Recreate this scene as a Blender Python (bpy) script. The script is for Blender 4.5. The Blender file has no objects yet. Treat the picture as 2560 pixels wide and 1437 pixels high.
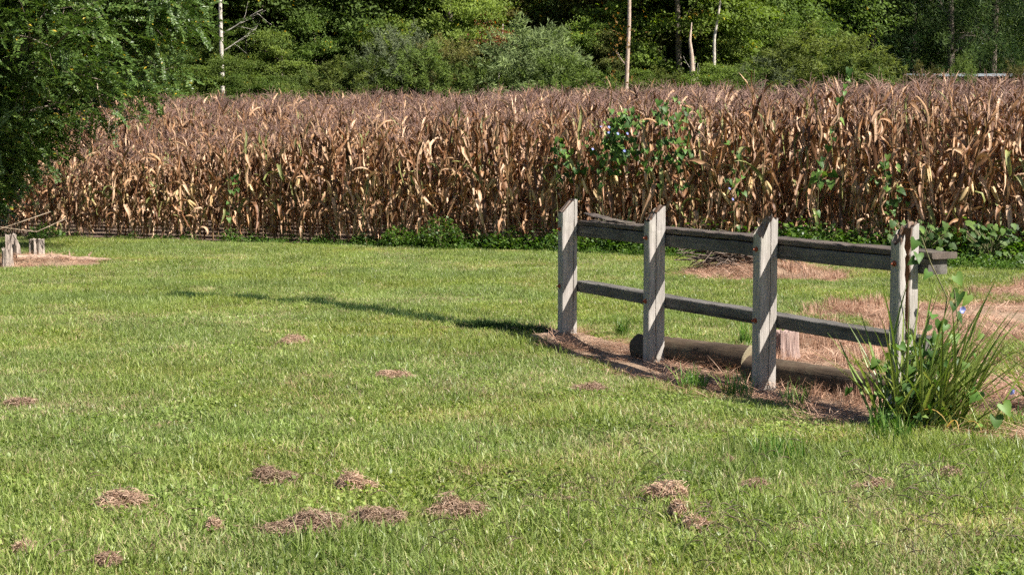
import bpy, math, random
import numpy as np
from mathutils import Matrix, Vector, Euler

R = math.radians
rng = np.random.default_rng(11)
random.seed(5)
scene = bpy.context.scene
C = scene.collection

# ------------------------------------------------------------------ camera
cam_d = bpy.data.cameras.new("camera")
cam = bpy.data.objects.new("camera", cam_d); C.objects.link(cam)
cam.location = (0, 0, 1.6)
cam.rotation_euler = (R(90 - 4.98), 0, 0)
cam_d.sensor_width = 36.0
cam_d.lens = 56.25
cam_d.clip_start = 0.1
cam_d.clip_end = 3000
cam_d.dof.use_dof = True
cam_d.dof.focus_distance = 11.0
cam_d.dof.aperture_fstop = 16.0
scene.camera = cam

# ------------------------------------------------------------------ light
SUN_EL = 44.0
SUN_AZ = 122.0                      # clockwise from +Y: the sun stands behind the camera, to the right
world = bpy.data.worlds.new("World"); scene.world = world; world.use_nodes = True
wn = world.node_tree.nodes; wl = world.node_tree.links
sky = wn.new("ShaderNodeTexSky"); sky.sky_type = 'NISHITA'; sky.sun_disc = False
sky.sun_elevation = R(SUN_EL); sky.sun_rotation = R(SUN_AZ)
wl.new(sky.outputs[0], wn["Background"].inputs[0])
wn["Background"].inputs[1].default_value = 0.05
sun_d = bpy.data.lights.new("sun", 'SUN'); sun_d.energy = 5.0; sun_d.angle = R(0.53); sun_d.color = (1.0, 0.95, 0.87)
sun = bpy.data.objects.new("sun", sun_d); C.objects.link(sun)
to_sun = Vector((math.sin(R(SUN_AZ)) * math.cos(R(SUN_EL)), math.cos(R(SUN_AZ)) * math.cos(R(SUN_EL)), math.sin(R(SUN_EL))))
sun.rotation_euler = to_sun.to_track_quat('Z', 'Y').to_euler()
sun.location = (30, -20, 40)
vs = scene.view_settings
vs.view_transform = 'Standard'; vs.look = 'None'; vs.gamma = 1.0; vs.use_curve_mapping = False
vs.exposure = 1.35
scene.render.engine = 'CYCLES'
cy = scene.cycles
cy.max_bounces = 4; cy.diffuse_bounces = 3; cy.glossy_bounces = 1; cy.transmission_bounces = 3; cy.use_denoising = False; cy.use_adaptive_sampling = True; cy.adaptive_threshold = 0.02; cy.adaptive_min_samples = 24; cy.use_light_tree = False; cy.transparent_max_bounces = 4
cy.caustics_reflective = False; cy.caustics_refractive = False

# ------------------------------------------------------------------ helpers
def new_coll_obj(name, data, parent=None, coll=C):
    o = bpy.data.objects.new(name, data); coll.objects.link(o)
    if parent is not None: o.parent = parent
    return o
def tag(o, label=None, cat=None, group=None, kind=None):
    if label: o["label"] = label
    if cat: o["category"] = cat
    if group: o["group"] = group
    if kind: o["kind"] = kind
    return o
def thing(name, label, cat, loc=(0, 0, 0), rz=0.0, group=None):
    o = new_coll_obj(name, None); o.location = loc; o.rotation_euler = (0, 0, rz); o.empty_display_size = 0.2
    return tag(o, label, cat, group)

def make_mesh(name, V, F, tint=None, mats=(), smooth=True, mi=None):
    """V (n,3); F list of arrays (m,k) of equal-sided polygons"""
    me = bpy.data.meshes.new(name)
    V = np.asarray(V, np.float32)
    me.vertices.add(len(V)); me.vertices.foreach_set("co", V.ravel())
    F = [np.asarray(f, np.int32) for f in F if len(f)]
    nl = sum(f.size for f in F); npol = sum(len(f) for f in F)
    me.loops.add(nl); me.polygons.add(npol)
    me.loops.foreach_set("vertex_index", np.concatenate([f.ravel() for f in F]))
    tot = np.concatenate([np.full(len(f), f.shape[1], np.int32) for f in F])
    st = np.concatenate([[0], np.cumsum(tot)[:-1]]).astype(np.int32)
    me.polygons.foreach_set("loop_start", st)
    me.polygons.foreach_set("loop_total", tot)
    me.polygons.foreach_set("use_smooth", np.full(npol, smooth, bool))
    if mi is not None: me.polygons.foreach_set("material_index", np.asarray(mi, np.int32))
    for m in mats: me.materials.append(m)
    if tint is not None:
        a = me.attributes.new("tint", 'FLOAT', 'POINT'); a.data.foreach_set("value", np.asarray(tint, np.float32))
    me.update(calc_edges=True)
    return me

class B:
    """collects pieces into one mesh"""
    def __init__(s): s.V = []; s.F4 = []; s.F3 = []; s.t = []; s.n = 0; s.m4 = []; s.m3 = []
    def add(s, V, F4=None, F3=None, tint=0.5, mi=0):
        V = np.asarray(V, np.float32).reshape(-1, 3)
        s.V.append(V)
        s.t.append(np.full(len(V), tint, np.float32) if np.isscalar(tint) else np.asarray(tint, np.float32))
        if F4 is not None and len(F4): s.F4.append(np.asarray(F4, np.int32) + s.n); s.m4.append(np.full(len(F4), mi))
        if F3 is not None and len(F3): s.F3.append(np.asarray(F3, np.int32) + s.n); s.m3.append(np.full(len(F3), mi))
        s.n += len(V)
        return s
    def tube(s, P, r, k=6, tint=0.5, cap=True, mi=0):
        V, F4, F3 = tube(P, r, k, cap); return s.add(V, F4, F3, tint, mi)
    def mesh(s, name, mats=(), smooth=True):
        F = []; mi = []
        if s.F4: F.append(np.concatenate(s.F4)); mi.append(np.concatenate(s.m4))
        if s.F3: F.append(np.concatenate(s.F3)); mi.append(np.concatenate(s.m3))
        return make_mesh(name, np.concatenate(s.V), F, np.concatenate(s.t), mats, smooth, np.concatenate(mi))
    def obj(s, name, mats, parent=None, smooth=True):
        return new_coll_obj(name, s.mesh(name, mats if isinstance(mats, (list, tuple)) else [mats], smooth), parent)

def nrm(a): return a / np.maximum(np.linalg.norm(a, axis=-1, keepdims=True), 1e-9)
def tube(P, r, k=6, cap=True):
    P = np.asarray(P, float); n = len(P)
    r = np.broadcast_to(np.asarray(r, float), (n,))
    T = nrm(np.gradient(P, axis=0))
    ref = np.array([0, 0, 1.0]) if abs(T[0][2]) < 0.8 else np.array([1.0, 0, 0])
    A = nrm(np.cross(T, ref)); Bv = np.cross(T, A)
    th = np.linspace(0, 2 * np.pi, k, endpoint=False)
    V = P[:, None] + r[:, None, None] * (np.cos(th)[None, :, None] * A[:, None] + np.sin(th)[None, :, None] * Bv[:, None])
    V = V.reshape(-1, 3)
    i = np.arange(n - 1)[:, None] * k; j = np.arange(k)[None]; j2 = (j + 1) % k
    F4 = np.stack([i + j, i + j2, i + k + j2, i + k + j], -1).reshape(-1, 4)
    F3 = []
    if cap:
        V = np.vstack([V, P[0], P[-1]])
        for q in range(k):
            F3.append((n * k, (q + 1) % k, q)); F3.append((n * k + 1, (n - 1) * k + q, (n - 1) * k + (q + 1) % k))
    return V, F4, F3
def strip(P, w, side, fold=0.0, up=None):
    """tapering ribbon with a midrib fold: n points -> 3n verts"""
    P = np.asarray(P, float); n = len(P); w = np.asarray(w, float)[:, None]
    side = np.broadcast_to(np.asarray(side, float), P.shape)
    T = nrm(np.gradient(P, axis=0)); N = nrm(np.cross(T, side))
    L = P + side * w + N * fold * w; Rr = P - side * w + N * fold * w
    V = np.stack([L, P, Rr], 1).reshape(-1, 3)
    i = np.arange(n - 1) * 3
    F4 = np.concatenate([np.stack([i, i + 1, i + 4, i + 3], -1), np.stack([i + 1, i + 2, i + 5, i + 4], -1)])
    return V, F4
def ribbons(P, w, side):
    """many flat ribbons at once: P (m,n,3), w (m,n), side (m,3) -> V, F4"""
    m, n, _ = P.shape
    V = np.stack([P + side[:, None] * w[..., None], P - side[:, None] * w[..., None]], 2).reshape(-1, 3)
    base = (np.arange(m) * n * 2)[:, None] + (np.arange(n - 1) * 2)[None]
    F = np.stack([base, base + 1, base + 3, base + 2], -1).reshape(-1, 4)
    return V, F
def leaves(Cn, D, N, L, W, fold=0.15):
    """diamond leaves, one quad each: base Cn, direction D, normal N"""
    S = nrm(np.cross(D, N)); L = np.asarray(L)[:, None]; W = np.asarray(W)[:, None]
    mid = Cn + D * L * 0.45 + N * L * fold
    V = np.stack([Cn, mid + S * W, Cn + D * L, mid - S * W], 1).reshape(-1, 3)
    F = np.arange(len(Cn) * 4).reshape(-1, 4)
    return V, F
def rand_dir(n): return nrm(rng.normal(size=(n, 3)))
def rotz(a): c, s_ = np.cos(a), np.sin(a); return np.array([[c, -s_, 0], [s_, c, 0], [0, 0, 1]])
def vnoise(x, y, s=1.0, seed=0):
    x = np.asarray(x, float) * s + seed * 17.3; y = np.asarray(y, float) * s + seed * 9.1
    xi = np.floor(x).astype(int); yi = np.floor(y).astype(int); fx = x - xi; fy = y - yi
    def h(a, b): v = np.sin(a * 127.1 + b * 311.7 + seed * 74.7) * 43758.5453; return v - np.floor(v)
    fx = fx * fx * (3 - 2 * fx); fy = fy * fy * (3 - 2 * fy)
    return (h(xi, yi) * (1 - fx) + h(xi + 1, yi) * fx) * (1 - fy) + (h(xi, yi + 1) * (1 - fx) + h(xi + 1, yi + 1) * fx) * fy
def in_poly(x, y, poly):
    x = np.asarray(x, float); y = np.asarray(y, float); r = np.zeros(x.shape, bool); n = len(poly)
    for i in range(n):
        x1, y1 = poly[i]; x2, y2 = poly[(i + 1) % n]
        if y1 == y2: continue
        c = ((y1 > y) != (y2 > y)) & (x < (x2 - x1) * (y - y1) / (y2 - y1) + x1); r ^= c
    return r
def poly_dist(x, y, pl):
    """distance to polyline, signed side"""
    x = np.asarray(x, float); y = np.asarray(y, float)
    best = np.full(x.shape, 1e9); sg = np.zeros(x.shape)
    for (x1, y1), (x2, y2) in zip(pl[:-1], pl[1:]):
        dx, dy = x2 - x1, y2 - y1
        t = np.clip(((x - x1) * dx + (y - y1) * dy) / (dx * dx + dy * dy), 0, 1)
        d = np.hypot(x - x1 - t * dx, y - y1 - t * dy)
        s_ = np.sign((x - x1) * dy - (y - y1) * dx)
        u = d < best; best = np.where(u, d, best); sg = np.where(u, s_, sg)
    return best, sg
def smooth01(a): a = np.clip(a, 0, 1); return a * a * (3 - 2 * a)

# ------------------------------------------------------------------ the lie of the land
CT = np.array([0.915, -0.403]); CN = np.array([0.403, 0.915]); CF = np.array([0.0, 24.9])     # front edge of the corn: along, into, origin
def corn_uv(x, y): dx = np.asarray(x, float) - CF[0]; dy = np.asarray(y, float) - CF[1]; return dx * CT[0] + dy * CT[1], dx * CN[0] + dy * CN[1]
def corn_xy(u, v): return CF[0] + u * CT[0] + v * CN[0], CF[1] + u * CT[1] + v * CN[1]
SHADOW_LINE = [(-3.9, 17.05), (-3.3, 16.83), (-2.74, 16.52), (-2.02, 16.06), (-1.47, 15.4), (-1.05, 14.86), (-0.53, 14.2), (-0.1, 13.8), (0.2, 13.5)]  # course of the lawn's shadow line, imitated by a furrow and darkened blades
STRAW = [(0.05, 13.5), (0.12, 12.95), (0.38, 12.2), (0.73, 11.4), (1.0, 10.62), (1.42, 10.0), (1.68, 9.65), (1.92, 8.98), (2.25, 8.68), (2.82, 8.48), (4.2, 8.3),
         (9, 9.0), (9, 20.0), (6.2, 19.2), (4.64, 17.2), (3.5, 16.9), (2.75, 15.2), (2.3, 13.6), (1.95, 12.6), (1.3, 12.7), (0.85, 13.15), (0.4, 13.7)]
def hgt(x, y):
    x = np.asarray(x, float); y = np.asarray(y, float)
    u, v = corn_uv(x, y)
    z = 0.036 * np.clip(v - 0.5, 0, 32) + 0.012 * np.clip(v - 32.5, 0, 200)
    near = np.exp(-((y - 12) / 14.0) ** 2)
    z = z + near * (0.05 * (vnoise(x, y, 0.45, 1) - 0.5) + 0.022 * (vnoise(x, y, 1.5, 2) - 0.5))
    d, s = poly_dist(x, y, SHADOW_LINE)
    end = np.clip((x + 3.9) / 1.2, 0, 1)
    z = z - 0.05 * np.exp(-(d / 0.09) ** 2) * end  # shallow furrow shaped to help imitate the shadow line
    far = np.where(s > 0, 1.0, -1.0)
    z = z + 0.03 * np.exp(-((d - 0.22) / 0.16) ** 2) * end
    z = z + 0.05 * np.exp(-(((x - 0.47) / 0.28) ** 2 + ((y - 13.3) / 0.35) ** 2))
    z = z + 0.2 * np.exp(-(((x - 3.1) / 0.75) ** 2 + ((y - 20.2) / 0.7) ** 2))
    z = z + 0.13 * np.exp(-(((x + 6.7) / 0.8) ** 2 + ((y - 22.0) / 0.45) ** 2))
    return z
def h1(x, y): return float(hgt(np.array([x]), np.array([y]))[0])
def straw_mask(x, y):
    j = 0.22 * (vnoise(x, y, 2.2, 5) - 0.5); k = 0.22 * (vnoise(x, y, 2.2, 6) - 0.5)
    m = in_poly(np.asarray(x) + j, np.asarray(y) + k, STRAW)
    m |= (((np.asarray(x) - 3.15) / 1.15) ** 2 + ((np.asarray(y) - 19.9) / 0.95) ** 2) < 1 + j * 2
    m |= (((np.asarray(x) + 6.6) / 1.15) ** 2 + ((np.asarray(y) - 21.7) / 0.55) ** 2) < 1 + j * 2
    return m

# ------------------------------------------------------------------ materials
def mat(name):
    m = bpy.data.materials.new(name); m.use_nodes = True; nt = m.node_tree
    return m, nt, nt.nodes, nt.links, nt.nodes["Principled BSDF"]
def ramp(nodes, stops, interp='LINEAR'):
    r = nodes.new("ShaderNodeValToRGB"); r.color_ramp.interpolation = interp
    e = r.color_ramp.elements
    while len(e) < len(stops): e.new(0.5)
    for el, (p, c) in zip(e, stops): el.position = p; el.color = (*c, 1)
    return r
def mixc(nodes, links, a, b, fac, mode='MIX'):
    m = nodes.new("ShaderNodeMix"); m.data_type = 'RGBA'; m.blend_type = mode
    for sock, val in ((m.inputs[6], a), (m.inputs[7], b), (m.inputs[0], fac)):
        if isinstance(val, (int, float)): sock.default_value = val
        elif isinstance(val, tuple): sock.default_value = (*val, 1)
        else: links.new(val, sock)
    return m.outputs[2]
def noise(nodes, links, vec, scale, detail=3, rough=0.55, stretch=None):
    if stretch is not None:
        mp = nodes.new("ShaderNodeMapping"); mp.inputs["Scale"].default_value = stretch; links.new(vec, mp.inputs[0]); vec = mp.outputs[0]
    n = nodes.new("ShaderNodeTexNoise"); n.inputs["Scale"].default_value = scale; n.inputs["Detail"].default_value = detail; n.inputs["Roughness"].default_value = rough
    links.new(vec, n.inputs["Vector"]); return n.outputs["Fac"]
def leaf_mat(name, stops, trans=0.35, rough=0.5, objcol=False, posvar=None, spec=0.4):
    m, nt, N, L, P = mat(name)
    at = N.new("ShaderNodeAttribute"); at.attribute_name = "tint"
    r = ramp(N, stops); L.new(at.outputs["Fac"], r.inputs[0]); col = r.outputs[0]
    oi = N.new("ShaderNodeObjectInfo")
    if objcol: col = mixc(N, L, col, oi.outputs["Color"], 1.0, 'MULTIPLY')
    hsv = N.new("ShaderNodeHueSaturation"); L.new(col, hsv.inputs["Color"])
    mr = N.new("ShaderNodeMapRange"); mr.inputs[3].default_value = 0.74; mr.inputs[4].default_value = 1.24
    L.new(oi.outputs["Random"], mr.inputs[0]); L.new(mr.outputs[0], hsv.inputs["Value"]); col = hsv.outputs[0]
    if posvar:
        g = N.new("ShaderNodeNewGeometry")
        for sc_, c2, lo, hi, amt in posvar:
            f = noise(N, L, g.outputs["Position"], sc_, 3)
            rr = ramp(N, [(lo, (0, 0, 0)), (hi, (amt, amt, amt))]); L.new(f, rr.inputs[0])
            col = mixc(N, L, col, c2, rr.outputs[0], 'MULTIPLY')
    L.new(col, P.inputs["Base Color"]); P.inputs["Roughness"].default_value = rough; P.inputs["Specular IOR Level"].default_value = spec
    tr = N.new("ShaderNodeBsdfTranslucent")
    hs2 = N.new("ShaderNodeHueSaturation"); hs2.inputs["Saturation"].default_value = 1.15; hs2.inputs["Value"].default_value = 1.25; L.new(col, hs2.inputs["Color"])
    L.new(hs2.outputs[0], tr.inputs["Color"])
    mx = N.new("ShaderNodeMixShader"); mx.inputs[0].default_value = trans
    L.new(P.outputs[0], mx.inputs[1]); L.new(tr.outputs[0], mx.inputs[2]); L.new(mx.outputs[0], N["Material Output"].inputs[0])
    return m
M = {}
M['grass'] = leaf_mat('lawn_blade', [(0.0, (0.11, 0.158, 0.036)), (0.4, (0.2, 0.268, 0.066)), (0.72, (0.3, 0.355, 0.125)), (0.86, (0.38, 0.34, 0.185)), (1.0, (0.4, 0.295, 0.19))],
                      0.46, 0.4, posvar=[(0.5, (1.2, 1.06, 0.75), 0.42, 0.68, 0.6), (2.3, (0.85, 0.92, 0.8), 0.45, 0.75, 0.6)], spec=0.3)
M['shadow_blade'] = leaf_mat('shadow_line_blade', [(0, (0.012, 0.03, 0.008)), (1, (0.045, 0.08, 0.02))], 0.2, 0.6, spec=0.15)  # shade put into the blade colour along the lawn's shadow line
M['tuft'] = leaf_mat('long_grass_blade', [(0, (0.05, 0.12, 0.02)), (0.6, (0.11, 0.21, 0.035)), (1, (0.24, 0.3, 0.08))], 0.35, 0.4)
M['straw'] = leaf_mat('dry_straw', [(0, (0.24, 0.13, 0.085)), (0.5, (0.46, 0.285, 0.195)), (1, (0.6, 0.425, 0.31))], 0.15, 0.6, posvar=[(1.1, (0.62, 0.56, 0.5), 0.42, 0.62, 0.9), (5.0, (0.7, 0.62, 0.55), 0.5, 0.68, 0.8)])
M['hay'] = leaf_mat('dead_grass_clump', [(0, (0.13, 0.078, 0.05)), (0.5, (0.31, 0.2, 0.135)), (1, (0.48, 0.345, 0.24))], 0.2, 0.6)
M['weed'] = leaf_mat('weed_leaf', [(0, (0.035, 0.08, 0.012)), (0.6, (0.08, 0.15, 0.025)), (1, (0.15, 0.22, 0.045))], 0.35, 0.45)
M['bigweed'] = leaf_mat('broad_weed_leaf', [(0, (0.03, 0.065, 0.014)), (0.6, (0.06, 0.11, 0.024)), (1, (0.1, 0.155, 0.035))], 0.3, 0.55, spec=0.2)
M['vine'] = leaf_mat('vine_leaf', [(0, (0.03, 0.07, 0.014)), (0.6, (0.075, 0.15, 0.028)), (1, (0.15, 0.225, 0.045))], 0.3, 0.5, spec=0.25)
M['flower'] = leaf_mat('blue_petal', [(0, (0.2, 0.24, 0.7)), (1, (0.45, 0.48, 0.85))], 0.35, 0.6)
M['strap'] = leaf_mat('strap_leaf', [(0, (0.075, 0.13, 0.022)), (0.6, (0.18, 0.245, 0.055)), (0.85, (0.28, 0.3, 0.085)), (1, (0.38, 0.26, 0.09))], 0.3, 0.35)
M['cornleaf'] = leaf_mat('dry_corn_leaf', [(0, (0.065, 0.028, 0.013)), (0.3, (0.19, 0.088, 0.039)), (0.62, (0.345, 0.196, 0.1)), (0.9, (0.5, 0.33, 0.21)), (0.93, (0.17, 0.17, 0.055)), (1, (0.2, 0.21, 0.07))], 0.15, 0.55)
M['cornstalk'] = leaf_mat('dry_corn_stalk', [(0, (0.09, 0.05, 0.025)), (1, (0.27, 0.17, 0.085))], 0.0, 0.6)
M['tassel'] = leaf_mat('dry_tassel', [(0, (0.13, 0.072, 0.056)), (1, (0.29, 0.18, 0.142))], 0.1, 0.7)
M['husk'] = leaf_mat('dry_husk', [(0, (0.34, 0.21, 0.09)), (1, (0.55, 0.4, 0.2))], 0.1, 0.6)
M['crown'] = leaf_mat('tree_leaf', [(0, (0.5, 0.5, 0.5)), (0.6, (1, 1, 1)), (0.955, (1.35, 1.3, 1.1)), (0.975, (2.9, 1.7, 0.7)), (1, (3.6, 1.5, 0.6))], 0.42, 0.6, objcol=True, spec=0.15)
M['sprig'] = leaf_mat('leaflet', [(0, (0.034, 0.068, 0.015)), (0.6, (0.09, 0.148, 0.032)), (0.965, (0.165, 0.215, 0.055)), (0.985, (0.4, 0.3, 0.03)), (1, (0.45, 0.3, 0.03))], 0.3, 0.4)

def bark_mat(name, c1, c2, stretch=(6, 6, 1.2), scale=6, bump=0.4, rough=0.85):
    m, nt, N, L, P = mat(name)
    tc = N.new("ShaderNodeTexCoord")
    f = noise(N, L, tc.outputs["Object"], scale, 5, 0.65, stretch)
    r = ramp(N, [(0.35, c1), (0.65, c2)]); L.new(f, r.inputs[0]); L.new(r.outputs[0], P.inputs["Base Color"])
    b = N.new("ShaderNodeBump"); b.inputs["Strength"].default_value = bump; b.inputs["Distance"].default_value = 0.01; L.new(f, b.inputs["Height"]); L.new(b.outputs[0], P.inputs["Normal"])
    P.inputs["Roughness"].default_value = rough
    return m
M['bark'] = bark_mat('grey_brown_bark', (0.07, 0.055, 0.04), (0.2, 0.16, 0.12))
M['palebark'] = bark_mat('pale_bark', (0.22, 0.19, 0.15), (0.5, 0.46, 0.4), (3, 3, 2.5), 5)
M['deadwood'] = bark_mat('bleached_dead_wood', (0.2, 0.14, 0.1), (0.46, 0.36, 0.28))
M['twig'] = bark_mat('dry_twig', (0.2, 0.15, 0.1), (0.38, 0.3, 0.22))
M['brush'] = bark_mat('dark_brush_stick', (0.035, 0.022, 0.016), (0.13, 0.095, 0.07))
M['vinestem'] = bark_mat('vine_stem', (0.07, 0.08, 0.03), (0.16, 0.14, 0.06))

def wood_mat(name, axis, light, dark, stain, stain_amt, rot=(0.12, 0.06, 0.03)):
    """weathered lumber: grain and checks run along one local axis; tint = decay"""
    m, nt, N, L, P = mat(name)
    tc = N.new("ShaderNodeTexCoord")
    st = [1.0, 1.0, 1.0]; st[axis] = 0.035
    fine = noise(N, L, tc.outputs["Object"], 150, 4, 0.7, tuple(st))
    st2 = [1.0, 1.0, 1.0]; st2[axis] = 0.02
    check = noise(N, L, tc.outputs["Object"], 42, 2, 0.5, tuple(st2))
    big = noise(N, L, tc.outputs["Object"], 5, 4, 0.6)
    st3 = [1.0, 1.0, 1.0]; st3[axis] = 0.25
    blot = noise(N, L, tc.outputs["Object"], 9, 5, 0.65, tuple(st3))
    r = ramp(N, [(0.3, dark), (0.7, light)]); L.new(fine, r.inputs[0])
    col = r.outputs[0]
    rb = ramp(N, [(0.45, (0, 0, 0)), (0.68, (stain_amt,) * 3)]); L.new(blot, rb.inputs[0])
    col = mixc(N, L, col, stain, rb.outputs[0])
    rg = ramp(N, [(0.5, (0, 0, 0)), (0.75, (0.35,) * 3)]); L.new(big, rg.inputs[0])
    col = mixc(N, L, col, (0.2, 0.2, 0.13), rg.outputs[0])
    rc = ramp(N, [(0.29, (1, 1, 1)), (0.335, (0, 0, 0))]); L.new(check, rc.inputs[0])
    col = mixc(N, L, col, (0.035, 0.028, 0.022), rc.outputs[0])
    st4 = [1.0, 1.0, 1.0]; st4[axis] = 0.12
    streak = noise(N, L, tc.outputs["Object"], 22, 3, 0.6, tuple(st4))
    rs = ramp(N, [(0.36, (0.78, 0.76, 0.74)), (0.6, (1.06, 1.05, 1.04))]); L.new(streak, rs.inputs[0])
    col = mixc(N, L, col, rs.outputs[0], 1.0, 'MULTIPLY')
    at = N.new("ShaderNodeAttribute"); at.attribute_name = "tint"
    col = mixc(N, L, col, rot, at.outputs["Fac"])
    L.new(col, P.inputs["Base Color"]); P.inputs["Roughness"].default_value = 0.8; P.inputs["Specular IOR Level"].default_value = 0.25
    mh = N.new("ShaderNodeMath"); mh.operation = 'MULTIPLY_ADD'; mh.inputs[1].default_value = -1.6; L.new(rc.outputs[0], mh.inputs[0]); L.new(fine, mh.inputs[2])
    b = N.new("ShaderNodeBump"); b.inputs["Strength"].default_value = 0.6; b.inputs["Distance"].default_value = 0.004; L.new(mh.outputs[0], b.inputs["Height"]); L.new(b.outputs[0], P.inputs["Normal"])
    return m
M['post'] = wood_mat('weathered_post', 2, (0.4, 0.37, 0.345), (0.235, 0.215, 0.197), (0.16, 0.15, 0.125), 0.35)
M['rail'] = wood_mat('stained_rail', 0, (0.16, 0.148, 0.135), (0.07, 0.064, 0.058), (0.03, 0.025, 0.022), 0.75)
M['cap'] = wood_mat('dark_cap_board', 0, (0.13, 0.1, 0.082), (0.05, 0.04, 0.034), (0.022, 0.018, 0.016), 0.7)
M['log'] = wood_mat('old_log', 0, (0.12, 0.085, 0.055), (0.045, 0.031, 0.021), (0.025, 0.018, 0.013), 0.75, rot=(0.2, 0.17, 0.105))
m, nt, N, L, P = mat('rusty_bolt')
tc = N.new("ShaderNodeTexCoord"); f = noise(N, L, tc.outputs["Object"], 90, 3)
r = ramp(N, [(0.35, (0.12, 0.03, 0.015)), (0.6, (0.42, 0.1, 0.04)), (0.75, (0.3, 0.24, 0.2))]); L.new(f, r.inputs[0]); L.new(r.outputs[0], P.inputs["Base Color"])
P.inputs["Metallic"].default_value = 0.4; P.inputs["Roughness"].default_value = 0.65
M['bolt'] = m
m, nt, N, L, P = mat('pale_metal_sheet')
tc = N.new("ShaderNodeTexCoord"); f = noise(N, L, tc.outputs["Object"], 1.2, 3); r = ramp(N, [(0.3, (0.45, 0.5, 0.54)), (0.7, (0.6, 0.64, 0.67))])
L.new(f, r.inputs[0]); L.new(r.outputs[0], P.inputs["Base Color"]); P.inputs["Roughness"].default_value = 0.4; P.inputs["Metallic"].default_value = 0.3
M['metal'] = m
M['boards'] = wood_mat('grey_boards', 2, (0.22, 0.2, 0.17), (0.12, 0.1, 0.09), (0.08, 0.06, 0.05), 0.5)

# ------------------------------------------------------------------ ground sheet
def build_ground():
    def axis(lo, hi, f0, f1, st):
        a = [lo, lo * 0.5 + f0 * 0.5] if lo < f0 - 60 else [lo]
        k = 0; left = []; s = st; p = f0
        while p > lo: left.append(p); s *= 1.35; p -= s
        left.append(lo); right = []; s = st; p = f1
        while p < hi: right.append(p); s *= 1.35; p += s
        right.append(hi)
        return np.array(sorted(set(left[::-1] + list(np.arange(f0, f1, st)) + right)))
    xs = axis(-900, 900, -10, 9.5, 0.07); ys = axis(-600, 1500, 5.0, 24.5, 0.07)
    X, Y = np.meshgrid(xs, ys); X = X.ravel(); Y = Y.ravel(); Z = hgt(X, Y)
    u, v = corn_uv(X, Y)
    zone = np.zeros(len(X)); zone[straw_mask(X, Y)] = 0.5; zone[(v > -0.15) & (v < 30)] = 1.0
    nx, ny = len(xs), len(ys)
    i = (np.arange(ny - 1)[:, None] * nx + np.arange(nx - 1)[None]).ravel()
    F = np.stack([i, i + 1, i + nx + 1, i + nx], -1)
    m, nt, N, L, P = mat('ground_soil')
    at = N.new("ShaderNodeAttribute"); at.attribute_name = "tint"
    g = N.new("ShaderNodeNewGeometry")
    n1 = noise(N, L, g.outputs["Position"], 14, 6, 0.7); n2 = noise(N, L, g.outputs["Position"], 2, 3)
    lawn = ramp(N, [(0.3, (0.07, 0.075, 0.03)), (0.55, (0.13, 0.13, 0.05)), (0.75, (0.26, 0.2, 0.11))]); L.new(n1, lawn.inputs[0])
    stw = ramp(N, [(0.3, (0.11, 0.068, 0.042)), (0.55, (0.25, 0.165, 0.105)), (0.75, (0.4, 0.28, 0.19))]); L.new(n1, stw.inputs[0])
    soil = ramp(N, [(0.3, (0.06, 0.038, 0.024)), (0.7, (0.15, 0.1, 0.065))]); L.new(n1, soil.inputs[0])
    r1 = ramp(N, [(0.2, (0, 0, 0)), (0.32, (1, 1, 1))]); L.new(at.outputs["Fac"], r1.inputs[0])
    r2 = ramp(N, [(0.65, (0, 0, 0)), (0.8, (1, 1, 1))]); L.new(at.outputs["Fac"], r2.inputs[0])
    c = mixc(N, L, lawn.outputs[0], stw.outputs[0], r1.outputs[0]); c = mixc(N, L, c, soil.outputs[0], r2.outputs[0])
    L.new(c, P.inputs["Base Color"]); P.inputs["Roughness"].default_value = 0.95
    b = N.new("ShaderNodeBump"); b.inputs["Strength"].default_value = 0.8; b.inputs["Distance"].default_value = 0.02; L.new(n1, b.inputs["Height"]); L.new(b.outputs[0], P.inputs["Normal"])
    o = new_coll_obj("ground", make_mesh("ground", np.stack([X, Y, Z], 1), [F], zone, [m]))
    tag(o, "mown lawn ground rising gently towards the cornfield", kind="structure")
build_ground()

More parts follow.
